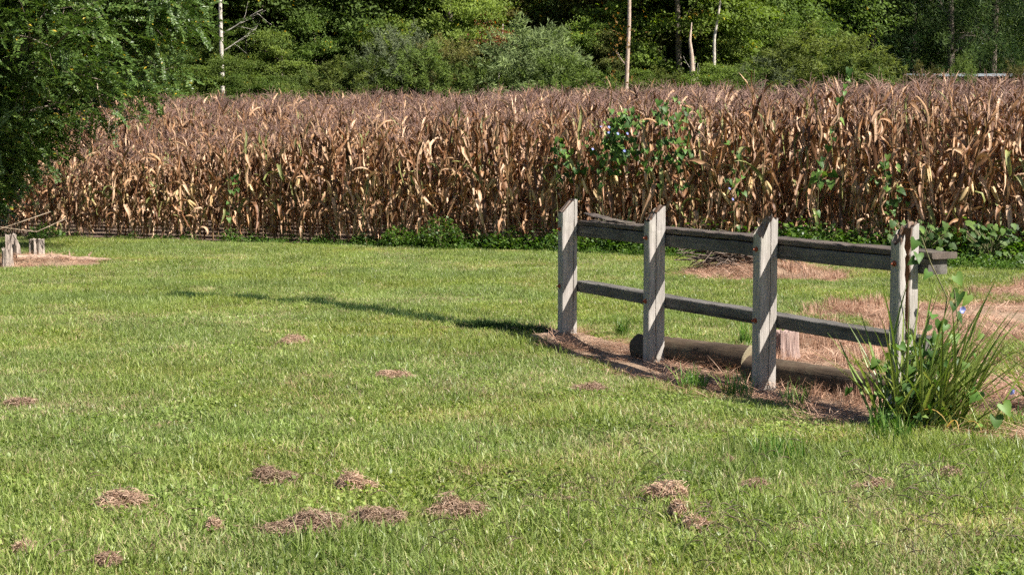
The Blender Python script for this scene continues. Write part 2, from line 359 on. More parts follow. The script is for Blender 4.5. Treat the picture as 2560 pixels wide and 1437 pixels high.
# ------------------------------------------------------------------ scatter (for uncountable stuff only)
def scatter(name, pts, rot, scl, idx, meshes, label, cat, col=(1, 1, 1)):
    coll = bpy.data.collections.new(name + "_source")
    for k, me in enumerate(meshes):
        so = bpy.data.objects.new("%s_piece_%02d" % (name, k), me); so.color = (*col, 1); coll.objects.link(so)
    me = bpy.data.meshes.new(name)
    pts = np.asarray(pts, np.float32); me.vertices.add(len(pts)); me.vertices.foreach_set("co", pts.ravel())
    a = me.attributes.new("rot", 'FLOAT_VECTOR', 'POINT'); a.data.foreach_set("vector", np.asarray(rot, np.float32).ravel())
    scl = np.asarray(scl, np.float32)
    if scl.ndim == 1: scl = np.repeat(scl[:, None], 3, 1)
    a = me.attributes.new("scl", 'FLOAT_VECTOR', 'POINT'); a.data.foreach_set("vector", scl.ravel())
    a = me.attributes.new("idx", 'INT', 'POINT'); a.data.foreach_set("value", np.asarray(idx, np.int32))
    o = new_coll_obj(name, me); o.color = (*col, 1)
    ng = bpy.data.node_groups.new(name + "_nodes", 'GeometryNodeTree')
    ng.interface.new_socket("Geometry", in_out='INPUT', socket_type='NodeSocketGeometry')
    ng.interface.new_socket("Geometry", in_out='OUTPUT', socket_type='NodeSocketGeometry')
    N = ng.nodes; L = ng.links
    gi = N.new("NodeGroupInput"); go = N.new("NodeGroupOutput")
    ci = N.new("GeometryNodeCollectionInfo"); ci.inputs["Collection"].default_value = coll
    ci.inputs["Separate Children"].default_value = True; ci.inputs["Reset Children"].default_value = True
    ip = N.new("GeometryNodeInstanceOnPoints"); ip.inputs["Pick Instance"].default_value = True
    def na(nm, ty):
        n = N.new("GeometryNodeInputNamedAttribute"); n.data_type = ty; n.inputs["Name"].default_value = nm
        return next(s for s in n.outputs if s.enabled and s.name == "Attribute")
    e2r = N.new("FunctionNodeEulerToRotation")
    L.new(na("rot", 'FLOAT_VECTOR'), e2r.inputs[0])
    L.new(gi.outputs[0], ip.inputs["Points"]); L.new(ci.outputs[0], ip.inputs["Instance"])
    L.new(na("idx", 'INT'), ip.inputs["Instance Index"]); L.new(e2r.outputs[0], ip.inputs["Rotation"]); L.new(na("scl", 'FLOAT_VECTOR'), ip.inputs["Scale"])
    L.new(ip.outputs[0], go.inputs[0])
    md = o.modifiers.new("scatter", 'NODES'); md.node_group = ng
    tag(o, label, cat, kind="stuff")
    return o

def blade_patch(n, rad, lmin, lmax, wmin, wmax, lean, mats, seg=4, tmin=0.0, tmax=1.0, tpow=1.0, flat=False, k=0):
    r = rad * np.sqrt(rng.random(n)); a = rng.random(n) * 6.283
    base = np.stack([r * np.cos(a), r * np.sin(a), np.full(n, -0.006)], 1)
    Ln = lmin + (lmax - lmin) * rng.random(n) ** 1.3
    az = rng.random(n) * 6.283; ln = lean * (0.25 + rng.random(n))
    t = np.linspace(0, 1, seg)[None]
    ang = ln[:, None] * (0.35 + 0.9 * t)                       # from vertical
    if flat: ang = np.clip(1.42 + 0.16 * rng.normal(size=(n, 1)), 0.9, 1.6) + 0.2 * t
    ds = Ln[:, None] / (seg - 1)
    hor = np.concatenate([np.zeros((n, 1)), np.cumsum(np.sin(ang[:, :-1]) * ds, 1)], 1)
    ver = np.concatenate([np.zeros((n, 1)), np.cumsum(np.cos(ang[:, :-1]) * ds, 1)], 1)
    P = base[:, None] + np.stack([hor * np.cos(az)[:, None], hor * np.sin(az)[:, None], np.maximum(ver, 0.0)], -1)
    w = (wmin + (wmax - wmin) * rng.random(n))[:, None] * np.array([0.75, 1.0, 0.7, 0.06] if seg == 4 else [0.8, 1.0, 0.1])[None]
    sa = az + np.pi / 2 + rng.normal(size=n) * 0.7
    side = np.stack([np.cos(sa), np.sin(sa), 0.25 * rng.normal(size=n)], 1)
    V, F = ribbons(P, w * 0.5, nrm(side))
    tint = np.repeat(tmin + (tmax - tmin) * rng.random(n) ** tpow, seg * 2)
    return make_mesh("blade_patch", V, [F], tint, mats)

def weed_patch(n, rad, hh, ll, ww, m):
    a = rng.random(n) * 6.283; r = rad * np.sqrt(rng.random(n)); z = hh * rng.random(n) ** 0.8 * (1 - 0.6 * (r / rad) ** 2)
    Cn = np.stack([r * np.cos(a), r * np.sin(a), z], 1)
    D = nrm(np.stack([np.cos(a + rng.normal(size=n)), np.sin(a + rng.normal(size=n)), 0.5 * rng.normal(size=n) + 0.1], 1))
    Nn = nrm(np.stack([rng.normal(size=n) * 0.5, rng.normal(size=n) * 0.5, np.ones(n)], 1)); Nn = nrm(Nn - D * np.sum(Nn * D, 1)[:, None])
    V, F = leaves(Cn, D, Nn, ll * (0.6 + 0.8 * rng.random(n)), ww * (0.6 + 0.7 * rng.random(n)))
    return V, F, np.repeat(rng.random(n), 4)

# ------------------------------------------------------------------ lawn
def build_lawn():
    BR, SR = 0.32, 0.14                                        # patch radii: wide ones for open lawn, small ones along edges
    def kinds(r, dn):
        k = int(dn * 3.14159 * r * r)
        ms = [blade_patch(int(1.0 * k), r, 0.028, 0.072, 0.0035, 0.0072, 1.5, [M['grass']], tmax=0.9) for _ in range(6)]
        ms += [blade_patch(int(0.95 * k), r, 0.025, 0.07, 0.003, 0.007, 1.7, [M['grass']], tmin=0.3, tmax=1.0, tpow=0.7) for _ in range(3)]     # drier
        ms += [blade_patch(int(0.8 * k), r, 0.05, 0.115, 0.0035, 0.007, 1.1, [M['grass']], tmax=0.8) for _ in range(3)]                          # longer
        for _ in range(3):                                                                                                                     # clover and small weeds
            V, F, t = weed_patch(int(0.9 * k), r, 0.045, 0.022, 0.008, None); ms.append(make_mesh("clover_patch", V, [F], 0.75 * t, [M['grass']]))
        return ms
    meshes = kinds(BR, 2600) + kinds(SR, 2800)                  # 0..14 wide, 15..29 small
    meshes += [blade_patch(170, 0.10, 0.05, 0.12, 0.004, 0.007, 0.7, [M['shadow_blade']]) for _ in range(2)]                                            # 30,31 darkened blades that paint the shadow line
    meshes += [blade_patch(90, 0.08, 0.03, 0.08, 0.002, 0.004, 1.2, [M['hay']], flat=True) for _ in range(3)]                                  # 32..34 thatch flecks
    def allowed(x, y):
        u, v = corn_uv(x, y); sm = straw_mask(x, y)
        d, _ = poly_dist(x, y, SHADOW_LINE)
        green = sm & (vnoise(x, y, 0.9, 8) + 0.25 * vnoise(x, y, 4, 9) > 0.79) & (y > 8.9) & (x > 2.6)
        return (v < -0.1) & (~sm | green) & ~((d < 0.13) & (x > -3.6))
    def sample(n):
        y = np.sqrt(4.4 ** 2 + (28.0 ** 2 - 4.4 ** 2) * rng.random(n)); return (rng.random(n) * 2 - 1) * (0.335 * y + 1.6), y
    def pick(x, y):
        n = len(x)
        dry = vnoise(x, y, 0.7, 3) * 0.55 + vnoise(x, y, 2.6, 4) * 0.45; lng = vnoise(x, y, 1.1, 12)
        idx = rng.integers(0, 6, n)
        idx = np.where(rng.random(n) < np.clip((dry - 0.25) * 1.6, 0.1, 0.7), rng.integers(6, 9, n), idx)
        idx = np.where(((lng > 0.72) & (rng.random(n) < 0.35)) | (rng.random(n) < 0.04), rng.integers(9, 12, n), idx)
        return np.where(rng.random(n) < 0.05 + 0.07 * (vnoise(x, y, 1.7, 14) > 0.6), rng.integers(12, 15, n), idx)
    x, y = sample(11500)
    big = allowed(x, y)
    for a in np.arange(0, 6.28, 0.785): big &= allowed(x + 0.9 * BR * np.cos(a), y + 0.9 * BR * np.sin(a))
    xb, yb = x[big], y[big]; ib = pick(xb, yb)
    x, y = sample(42000)
    ok = allowed(x, y); inner = ok.copy()
    for a in np.arange(0, 6.28, 0.785): inner &= allowed(x + 1.1 * BR * np.cos(a), y + 1.1 * BR * np.sin(a))
    sm = ok & (~inner | (rng.random(len(x)) < 0.06)); xs, ys = x[sm], y[sm]; is_ = pick(xs, ys) + 15
    t = 0.03 + 0.97 * rng.random(900); seg = np.clip((t * (len(SHADOW_LINE) - 1)).astype(int), 0, len(SHADOW_LINE) - 2); fr = (t * (len(SHADOW_LINE) - 1) - seg)[:, None]; LP = np.array(SHADOW_LINE)
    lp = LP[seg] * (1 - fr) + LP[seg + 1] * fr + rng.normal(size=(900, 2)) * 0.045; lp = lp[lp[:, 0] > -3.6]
    xt, yt = sample(2600); k = allowed(xt, yt) & (rng.random(2600) < 0.3 + 0.7 * (vnoise(xt, yt, 1.3, 17) > 0.6)); xt, yt = xt[k], yt[k]
    x = np.concatenate([xb, xs, lp[:, 0], xt]); y = np.concatenate([yb, ys, lp[:, 1], yt]); n = len(x)
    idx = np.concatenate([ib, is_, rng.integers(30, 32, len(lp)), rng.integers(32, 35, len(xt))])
    rot = np.stack([rng.normal(size=n) * 0.05, rng.normal(size=n) * 0.05, rng.random(n) * 6.283], 1)
    zsc = (0.8 + 0.4 * rng.random(n)) * np.where(y < 8.5, 1.0, np.where(y < 14, 0.92, 0.85)); hs = 0.95 + 0.2 * rng.random(n)
    scatter("lawn_grass", np.stack([x, y, hgt(x, y) + np.where(idx >= 32, 0.025, 0.0)], 1), rot, np.stack([hs, hs, zsc], 1), idx, meshes, "short mown green lawn grass with yellowish patches in front of the corn", "grass")
build_lawn()

def build_straw():
    meshes = [blade_patch(120, 0.2, 0.07, 0.22, 0.002, 0.005, 1.2, [M['straw']], flat=True) for _ in range(5)]
    meshes += [blade_patch(70, 0.09, 0.05, 0.14, 0.0025, 0.005, 0.5, [M['straw']]) for _ in range(3)]
    n = 11000
    x = rng.random(n) * 20 - 10; y = 8.2 + rng.random(n) * 14.5
    keep = straw_mask(x, y) & (vnoise(x, y, 2.4, 23) > 0.22) & (np.abs(x) < 0.335 * y + 1.6); x = x[keep]; y = y[keep]; n = len(x)
    idx = rng.integers(0, 5, n)
    tuf = (vnoise(x, y, 1.6, 21) > 0.55) & (rng.random(n) < 0.45) & (x > 1.9)
    idx = np.where(tuf, rng.integers(5, 8, n), idx)
    rot = np.stack([rng.normal(size=n) * 0.1, rng.normal(size=n) * 0.1, rng.random(n) * 6.283], 1)
    scatter("straw_mulch", np.stack([x, y, hgt(x, y) + 0.003], 1), rot, 0.8 + 0.5 * rng.random(n), idx, meshes, "tan dry straw and cut stubble spread around the fence and stumps", "straw")
build_straw()

# ------------------------------------------------------------------ weeds along the field edge
def build_weed_strip():
    meshes = []
    for k in range(5):
        V, F, t = weed_patch(140, 0.22, 0.16 + 0.05 * k, 0.05, 0.017, None); meshes.append(make_mesh("weed_patch", V, [F], t, [M['weed']]))
    n = 3400
    u = rng.random(n) * 24 - 13; dens = np.interp(u, [-12, -7, -3, 0, 3, 9], [0.05, 0.06, 0.2, 0.45, 0.65, 0.9])
    wid = np.interp(u, [-12, -3, 2, 5, 9], [0.3, 0.35, 0.55, 1.0, 1.5])
    v = 0.3 - rng.random(n) * (wid + 0.3); keep = rng.random(n) < dens; u = u[keep]; v = v[keep]; n = len(u)
    x, y = corn_xy(u, v)
    sc = np.interp(u, [-12, -3, 0, 3, 9], [0.4, 0.55, 0.8, 1.1, 1.3]) * (0.4 + 0.8 * rng.random(n)) * np.where(v > -0.15, 1.3, 0.5)
    idx = rng.integers(0, 5, n); rot = np.stack([np.zeros(n), np.zeros(n), rng.random(n) * 6.283], 1)
    scatter("weed_cover", np.stack([x, y, hgt(x, y)], 1), rot, sc, idx, meshes, "low green leafy weeds growing along the foot of the corn", "weeds")
build_weed_strip()

# ------------------------------------------------------------------ trees behind the field
def clump_leaves(Cc, n_per, rh, rv, ll, ww, out_from, tmax=0.97):
    k = len(Cc); n = k * n_per
    ci = np.repeat(np.arange(k), n_per)
    off = rng.normal(size=(n, 3)) * np.array([rh, rh, rv]) * (0.55 + 0.9 * rng.random(k))[ci][:, None]
    P = Cc[ci] + off
    outd = nrm(P - out_from)
    D = nrm(outd * 0.5 + rng.normal(size=(n, 3)) * 0.6 + np.array([0, 0, -0.35]))
    Nn = nrm(outd * 0.6 + np.array([0, 0, 0.75]) + rng.normal(size=(n, 3)) * 0.5)
    Nn = nrm(Nn - D * np.sum(Nn * D, 1)[:, None])
    V, F = leaves(P, D, Nn, ll * (0.6 + 0.7 * rng.random(n)), ww * (0.6 + 0.7 * rng.random(n)), 0.12)
    ct = rng.random(k)[ci]
    t = np.clip(0.55 * rng.random(n) + 0.4 * ct, 0, 0.95); t = np.where(rng.random(n) < 0.004 + 0.05 * (ct > 0.955), 0.97 + 0.03 * rng.random(n), t)
    return V, F, np.repeat(np.minimum(t, tmax if tmax < 0.97 else 1.0), 4)
def broadleaf_crown(nb=54, per=6, n_per=140, rx=2.9, rz=5.2, cz=6.0):
    d = rand_dir(nb)
    rr = 0.5 + 0.5 * rng.random(nb) ** 0.5
    Bc = d * rr[:, None] * np.array([rx, rx, rz]) + np.array([0, 0, cz])
    Cc = np.repeat(Bc, per, 0) + rng.normal(size=(nb * per, 3)) * np.array([0.55, 0.55, 0.22])
    Cc[:, 2] -= 0.25 * np.hypot(*(Cc - np.repeat(Bc, per, 0))[:, :2].T)                 # boughs droop at their rims
    Cc[:, 2] = np.maximum(Cc[:, 2], 0.6)
    V, F, t = clump_leaves(Cc, n_per, 0.3, 0.12, 0.15, 0.05, np.array([0, 0, cz - 1.5]))
    return make_mesh("crown", V, [F], t, [M['crown']], smooth=False)
def willow_crown(k=230, per=60, rx=1.5, h=4.6):
    d = rand_dir(k); d[:, 2] = np.abs(d[:, 2])
    top = d * np.array([rx, rx, h * 0.72]) * (0.5 + 0.5 * rng.random(k) ** 0.4)[:, None] + np.array([0, 0, h * 0.26])
    sdir = nrm(d * np.array([1, 1, 0.6]) + np.array([0, 0, 0.75]) + rng.normal(size=(k, 3)) * 0.3)
    ln = 0.7 + 0.5 * rng.random(k)
    s = rng.random((k, per)) ** 0.8
    P = top[:, None] + sdir[:, None] * (s * ln[:, None])[..., None]; P[..., 2] -= 0.35 * s ** 2 * ln[:, None]
    P = (P + rng.normal(size=P.shape) * 0.05).reshape(-1, 3); n = len(P)
    sd = np.repeat(sdir, per, 0)
    D = nrm(sd * 0.6 + rng.normal(size=(n, 3)) * 0.55 + np.array([0, 0, -0.25]))
    Nn = nrm(rng.normal(size=(n, 3)) + np.array([0, 0, 0.6]) + 0.5 * sd); Nn = nrm(Nn - D * np.sum(Nn * D, 1)[:, None])
    V, F = leaves(P, D, Nn, 0.18 * (0.6 + 0.7 * rng.random(n)), 0.019 * (0.7 + 0.6 * rng.random(n)), 0.08)
    t = np.clip(0.6 * rng.random(n) + np.repeat(0.35 * rng.random(k), per), 0, 0.95)
    return make_mesh("crown", V, [F], np.repeat(t, 4), [M['crown']], smooth=False)
def pine_crown(whorls=26, h=12.0):
    Cc = []
    for w in range(whorls):
        z = 1.2 + (h - 1.4) * w / whorls; nb = 6
        for b in range(nb):
            a = rng.random() * 6.283; ln = (0.6 + 2.6 * (1 - z / h) ** 0.7) * (0.7 + 0.5 * rng.random())
            for s in np.linspace(0.35, 1, 5):
                Cc.append((math.cos(a) * ln * s, math.sin(a) * ln * s, z + 0.25 * ln * s * s + 0.1 * rng.normal()))
    Cc = np.array(Cc); k = len(Cc); per = 34
    P = np.repeat(Cc, per, 0) + rng.normal(size=(k * per, 3)) * 0.13; n = len(P)
    D = nrm(rng.normal(size=(n, 3)) + np.array([0, 0, 0.35]) + 0.5 * nrm(P * np.array([1, 1, 0])))
    Nn = rand_dir(n); Nn = nrm(Nn - D * np.sum(Nn * D, 1)[:, None])
    V, F = leaves(P, D, Nn, 0.22 * (0.6 + 0.6 * rng.random(n)), 0.012 * np.ones(n), 0.0)
    t = np.clip(0.5 * rng.random(n) + np.repeat(0.45 * rng.random(k), per), 0, 0.95)
    return make_mesh("crown", V, [F], np.repeat(t, 4), [M['crown']], smooth=False)
def limb(b, p0, d, ln, r0, k=6, seg=6, wob=0.12, sag=0.0, tip=0.25):
    P = [np.array(p0, float)]; d = np.array(d, float); d /= np.linalg.norm(d)
    for i in range(seg):
        d = d + rng.normal(size=3) * wob / seg * 2; d[2] -= sag / seg; d /= np.linalg.norm(d)
        P.append(P[-1] + d * ln / seg)
    P = np.array(P); b.tube(P, np.linspace(r0, r0 * tip, seg + 1), k); return P
def trunk_mesh(h, r, mt, branches=9, bl=2.2):
    b = B(); P = limb(b, (0, 0, -0.1), (0, 0, 1), h, r, 9, 9, 0.06, tip=0.3)
    for i in range(branches):
        q = P[2 + (i % (len(P) - 3))]; a = rng.random() * 6.283
        Q = limb(b, q, (math.cos(a), math.sin(a), 0.7), bl * (0.6 + 0.6 * rng.random()), r * 0.32, 5, 5, 0.3, 0.1)
        for j in range(2):
            a2 = a + rng.normal(); limb(b, Q[3], (math.cos(a2), math.sin(a2), 0.5), bl * 0.5, r * 0.13, 4, 4, 0.4)
    return b.mesh("trunk", [mt])
def stems_mesh(n, h, r, mt):
    b = B()
    for i in range(n):
        a = rng.random() * 6.283; limb(b, (0.1 * math.cos(a), 0.1 * math.sin(a), -0.05), (0.45 * math.cos(a), 0.45 * math.sin(a), 1), h * (0.6 + 0.4 * rng.random()), r, 5, 6, 0.2, 0.1)
    return b.mesh("stem", [mt])

BL = [broadleaf_crown() for _ in range(4)]
WL = [willow_crown() for _ in range(3)]
PN = [pine_crown() for _ in range(2)]
BT = [trunk_mesh(9.5, 0.17, M['bark']) for _ in range(2)]
PT = trunk_mesh(11.5, 0.16, M['bark'], 14, 1.8)
WT = stems_mesh(7, 3.4, 0.035, M['bark'])

def tree_at(name, label, cat, px, Y, scale, crown, trunk, col, group, zs=1.0):
    x = (px - 1280) * Y / 4000.0; z = h1(x, Y)
    t = thing(name, label, cat, (x, Y, z - 0.05), rng.random() * 6.283, group)
    t.scale = (scale, scale, scale * zs)
    c = new_coll_obj("crown", crown, t); c.color = (*col, 1)
    s = new_coll_obj("trunk" if cat == "tree" else "stem", trunk, t)
    return t
G1 = "broadleaf trees at the wood edge"; G2 = "willow bushes behind the corn"; G3 = "pines of the dark wood on the right"
dk = (0.11, 0.165, 0.038); md = (0.145, 0.205, 0.046); lt = (0.185, 0.245, 0.055); yl = (0.13, 0.16, 0.03)
for k, (px, Y, sc, ci, col, lab) in enumerate([
    (150, 60, 1.05, 0, dk, "dark broadleaf tree half hidden behind the near overhanging tree"),
    (330, 58, 1.0, 1, md, "green broadleaf tree between the near overhanging tree and the white trunk"),
    (470, 60, 1.05, 2, lt, "yellowish green tree just left of the white trunk"),
    (655, 59, 1.1, 3, dk, "dense dark green tree right of the white trunk"),
    (775, 61, 1.1, 0, md, "tall green tree with a dark trunk above the small willow bushes"),
    (900, 59, 1.0, 1, dk, "dark leafy tree left of the grey willow"),
    (1020, 62, 1.15, 2, md, "mid green broadleaf tree directly behind the grey willow"),
    (1135, 59.5, 1.0, 3, lt, "bright green tree left of the red leaved sapling"),
    (1480, 61, 1.05, 0, (0.17, 0.155, 0.045), "green tree with some russet leaves left of the bare pale trunk"),
    (1600, 60, 1.0, 1, (0.15, 0.17, 0.045), "olive green tree behind the bare pale trunk"),
    (1700, 57, 0.95, 2, (0.19, 0.27, 0.05), "light green star leaved tree above the dead snag"),
    (1880, 60, 1.05, 3, md, "green tree right of the forked pale trunk"),
    (1985, 61, 1.0, 0, dk, "dark green tree left of the pines"),
]):
    tree_at("broadleaf_tree", lab, "tree", px, Y, sc, BL[ci], BT[k % 2], col, G1)
for k, (px, Y, sc, lab) in enumerate([
    (1330, 63, 1.1, "dark pine behind the pale willow bush"), (1430, 60, 0.95, "young soft needled pine right of the pale willow bush"), (2090, 64, 1.15, "dark pine behind the large round willow bush"),
    (2170, 61, 1.1, "blackish pine at the left end of the metal roof"), (2270, 63, 1.2, "tall dark pine over the middle of the metal roof"),
    (2370, 60, 1.05, "lighter green pine over the right half of the metal roof"), (2470, 62, 1.15, "dark pine left of the last tree at the right edge"), (2570, 59, 1.1, "black green pine at the right edge of the picture")]):
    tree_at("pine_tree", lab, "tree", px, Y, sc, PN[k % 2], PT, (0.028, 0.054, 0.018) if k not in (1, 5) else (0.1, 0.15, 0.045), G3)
wg = (0.13, 0.18, 0.048); wb = (0.19, 0.225, 0.125); wy = (0.155, 0.19, 0.05); wo = (0.15, 0.145, 0.05)
for k, (px, yt, Y, sx, col, lab) in enumerate([
    (680, 205, 52, 0.8, wy, "small yellow green willow bush at the left of the row"), (760, 190, 53, 0.9, wg, "low green willow bush second from the left"),
    (850, 160, 53.5, 1.0, wy, "rounded willow bush third from the left"), (925, 140, 54, 0.9, wg, "green willow bush beside the grey willow"),
    (1000, 82, 54.5, 0.95, wb, "tall silvery grey willow with drooping leaves"), (1065, 118, 53.5, 0.9, wg, "green willow bush right of the grey willow"),
    (1130, 100, 54.5, 1.0, wo, "brownish olive willow bush below the red leaved sapling"), (1190, 160, 53, 0.8, wg, "low green bush left of the pale willow"),
    (1325, 62, 53.5, 1.15, (0.26, 0.33, 0.14), "tall pale green willow with a pointed top"), (1395, 140, 52.5, 0.9, wg, "green willow bush at the right side of the pale willow"),
    (1500, 185, 52.5, 0.95, wg, "low willow bush left of the bare pale trunk"), (1660, 180, 52.5, 0.8, wy, "small bright bush between bare trunk and snag"),
    (1830, 165, 53, 0.95, wg, "willow bush below the forked pale trunk"), (1905, 150, 54, 0.9, wb, "greyish willow bush left of the large round willow"),
    (2045, 82, 54, 1.5, wy, "large round willow bush on the right"), (2130, 135, 53, 0.9, wg, "willow bush at the right side of the large round one"),
    (2395, 150, 51, 0.4, wg, "small sapling in front of the metal roof"), (2300, 168, 51, 0.5, wo, "low bush at the left end of the metal roof"), (2540, 165, 51, 0.45, wo, "low bush before the right end of the metal roof")]):
    x = (px - 1280) * Y / 4000.0; z0 = h1(x, Y); zt = 1.6 + (370 - yt) * Y / 4000.0
    t = thing("willow_bush", lab, "bush", (x, Y, z0 - 0.05), rng.random() * 6.28, G2)
    hs = (zt - z0) / 4.75; t.scale = (sx, sx, hs)
    c = new_coll_obj("crown", WL[k % 3], t); c.color = (*col, 1)
    new_coll_obj("stem", WT, t)
SKIP = (3, 5, 10, 15)
for k, (px, yt, Y, sx, col) in enumerate([(610, 70, 56, 0.62, md), (705, 95, 55.5, 0.55, lt), (800, 60, 56.5, 0.62, dk), (880, 40, 56.5, 0.6, md), (960, 55, 57, 0.55, lt), (1085, 30, 57, 0.6, md), (1180, 20, 57, 0.6, lt), (1275, 60, 57.5, 0.5, (0.07, 0.11, 0.03)),
                                          (1445, 60, 56, 0.55, md), (1530, 90, 55.5, 0.5, (0.15, 0.17, 0.05)), (1620, 70, 56, 0.5, md), (1800, 85, 56, 0.5, lt), (1935, 70, 56.5, 0.55, md), (2010, 50, 57, 0.55, dk), (420, 60, 56, 0.6, lt), (330, 100, 56, 0.6, md)]):
    if k in SKIP: continue
    x = (px - 1280) * Y / 4000.0; z0 = h1(x, Y); zt = 1.6 + (370 - yt + 25) * Y / 4000.0; sx *= 0.8
    nb_ = ["right of the white trunk", "above the small yellow green willow", "above the second willow bush", "above the rounded third willow", "just left of the grey willow's top", "right of the grey willow's top", "left of the red leaved sapling", "in the dark gap left of the pale willow",
           "right of the pale willow's top", "left of the bare trunk with creeper", "right of the bare trunk with creeper", "behind the forked pale trunk", "left of the large round willow", "behind the large round willow", "left of the white trunk", "behind the overhanging tree's tips"][k]
    t = thing("understory_tree", "small leafy tree " + nb_, "tree", (x, Y, z0 - 0.05), rng.random() * 6.28, "small trees at the wood edge")
    t.scale = (sx, sx, (zt - z0) / 11.0); c = new_coll_obj("crown", BL[k % 4], t); c.color = (*col, 1); new_coll_obj("trunk", BT[k % 2], t)
for k, (px, yt, Y, sx, col, lab) in enumerate([(575, 128, 52.5, 0.42, md, "dark leafy shrub at the foot of the white trunk"), (640, 175, 51.5, 0.36, dk, "low shrub right of the white trunk's foot"), (500, 175, 52, 0.4, md, "leafy shrub left of the white trunk's foot"),
                                               (1440, 170, 53, 0.36, dk, "low dark shrub between the pale willow and bare trunk"), (1770, 152, 52, 0.36, md, "leafy shrub hiding the foot of the forked pale trunk"), (1620, 165, 53.5, 0.36, md, "shrub right of the bare trunk with creeper")]):
    x = (px - 1280) * Y / 4000.0; z0 = h1(x, Y); zt = 1.6 + (370 - yt) * Y / 4000.0
    t = thing("leafy_shrub", lab, "shrub", (x, Y, z0 - 0.05), rng.random() * 6.28, "leafy shrubs behind the corn")
    t.scale = (sx, sx, (zt - z0) / 11.0); c = new_coll_obj("crown", BL[k % 4], t); c.color = (*col, 1); new_coll_obj("stem", WT, t)
# red leaved sapling
x = (1232 - 1280) * 56 / 4000; z0 = h1(x, 56)
t = thing("maple_sapling", "red and orange leaved sapling above the brownish bush", "tree", (x, 56, z0))
Cc = rng.normal(size=(18, 3)) * np.array([0.3, 0.3, 0.3]) + np.array([0, 0, 4.3])
V, F, tt = clump_leaves(Cc, 60, 0.2, 0.14, 0.11, 0.035, np.array([0, 0, 4.2]))
c = new_coll_obj("crown", make_mesh("crown", V, [F], tt, [M['crown']], False), t); c.color = (0.2, 0.09, 0.04, 1)
b = B(); limb(b, (0, 0, -0.1), (0.02, 0, 1), 5, 0.05, 6, 8, 0.2); limb(b, (0, 0, 3.7), (-0.3, 0, 0.8), 0.9, 0.03); b.obj("trunk", M['palebark'], t)
# pale trunk, upper left
def pale_tree(name, label, px, Y, pts, radii, limbs, leaf=None, m='palebark'):
    x = (px - 1280) * Y / 4000; z0 = h1(x, Y)
    t = thing(name, label, "tree", (x, Y, z0))
    b = B(); b.tube(np.array(pts, float), radii, 9)
    o = b.obj("trunk", M[m], t)
    for p0, d, ln, r0 in limbs:
        b = B(); Q = limb(b, p0, d, ln, r0, 6, 6, 0.18, 0.0)
        for j in range(5): limb(b, Q[2 + j % 4], np.array(d) + rng.normal(size=3) * 0.5, ln * 0.4, r0 * 0.35, 4, 4, 0.3)
        b.obj("branch", M[m], t)
    if leaf is not None:
        Cc, n_per, col, tm = leaf
        V, F, tt = clump_leaves(np.array(Cc), n_per, 0.22, 0.16, 0.12, 0.04, np.array([0, 0, 4.0]))
        c = new_coll_obj("crown", make_mesh("crown", V, [F], tt, [M['crown']], False), t); c.color = (*col, 1)
    return t
lf = [(rng.normal() * 0.9 + 0.6, rng.normal() * 0.5 + 0.4, 6.0 + rng.random() * 3.5) for _ in range(40)]
pale_tree("birch_tree", "slender white trunked tree at the upper left", 560, 54.0, [(0.05, 0, -0.1), (0.03, 0, 2), (0, 0, 4), (-0.02, 0, 6), (-0.05, 0, 8), (0, 0, 10)], [0.085, 0.078, 0.07, 0.062, 0.05, 0.03],
          [((0.03, 0, 4.6), (0.9, 0, 0.4), 1.7, 0.025), ((0.03, 0, 4.0), (0.8, 0.1, 0.6), 1.4, 0.02), ((0, 0, 6.5), (-0.8, 0, 0.5), 1.5, 0.03)], (lf, 45, lt, 0.9))
lf = [(rng.normal() * 0.16, rng.normal() * 0.15 - 0.1, 1.3 + rng.random() * 4.2) for _ in range(13)] + [(-0.9 + rng.normal() * 0.3, -0.1, 1.9 + rng.random() * 1.3) for _ in range(6)]
t = pale_tree("bare_trunk_tree", "tall bare brown trunk wound with orange leaved creeper", 1565, 51.5, [(0.02, 0, -0.1), (-0.06, 0, 1.5), (0, 0, 3), (0.06, 0, 4.6), (0.08, 0, 7), (0.02, 0, 10)], [0.08, 0.072, 0.066, 0.06, 0.05, 0.025],
          [((-0.02, 0, 3.3), (-0.7, 0, 0.8), 0.5, 0.02)], (lf, 14, (0.22, 0.13, 0.04), 0.9), 'deadwood')
pale_tree("dead_snag", "bleached broken snag with a pointed curved tip", 1728, 53, [(0.06, 0, -0.1), (0.03, 0, 1.6), (0.0, 0, 2.8), (-0.03, 0, 3.6), (-0.1, 0, 4.1), (-0.04, 0, 4.7)], [0.13, 0.12, 0.1, 0.07, 0.05, 0.008],
          [((0.05, 0, 1.6), (0.35, 0, 0.9), 1.0, 0.06), ((0, 0, 1.4), (-0.5, 0, 0.9), 1.1, 0.03)], None, 'deadwood')
pale_tree("forked_pale_tree", "leaning pale trunk with thin curved side stems, right of the snag", 1772, 54.5, [(-0.05, 0, -0.1), (-0.02, 0, 1.8), (0.05, 0, 2.7), (0.13, 0, 3.3), (0.12, 0, 4.2), (0.3, 0, 5.4), (0.36, 0, 7.5), (0.3, 0, 9.5)], [0.095, 0.085, 0.07, 0.06, 0.05, 0.042, 0.036, 0.02],
          [((-0.04, 0, 2.0), (-0.45, 0, 1.0), 1.4, 0.03), ((-0.06, 0, 1.9), (-0.9, 0, 1.2), 1.6, 0.025)], None)

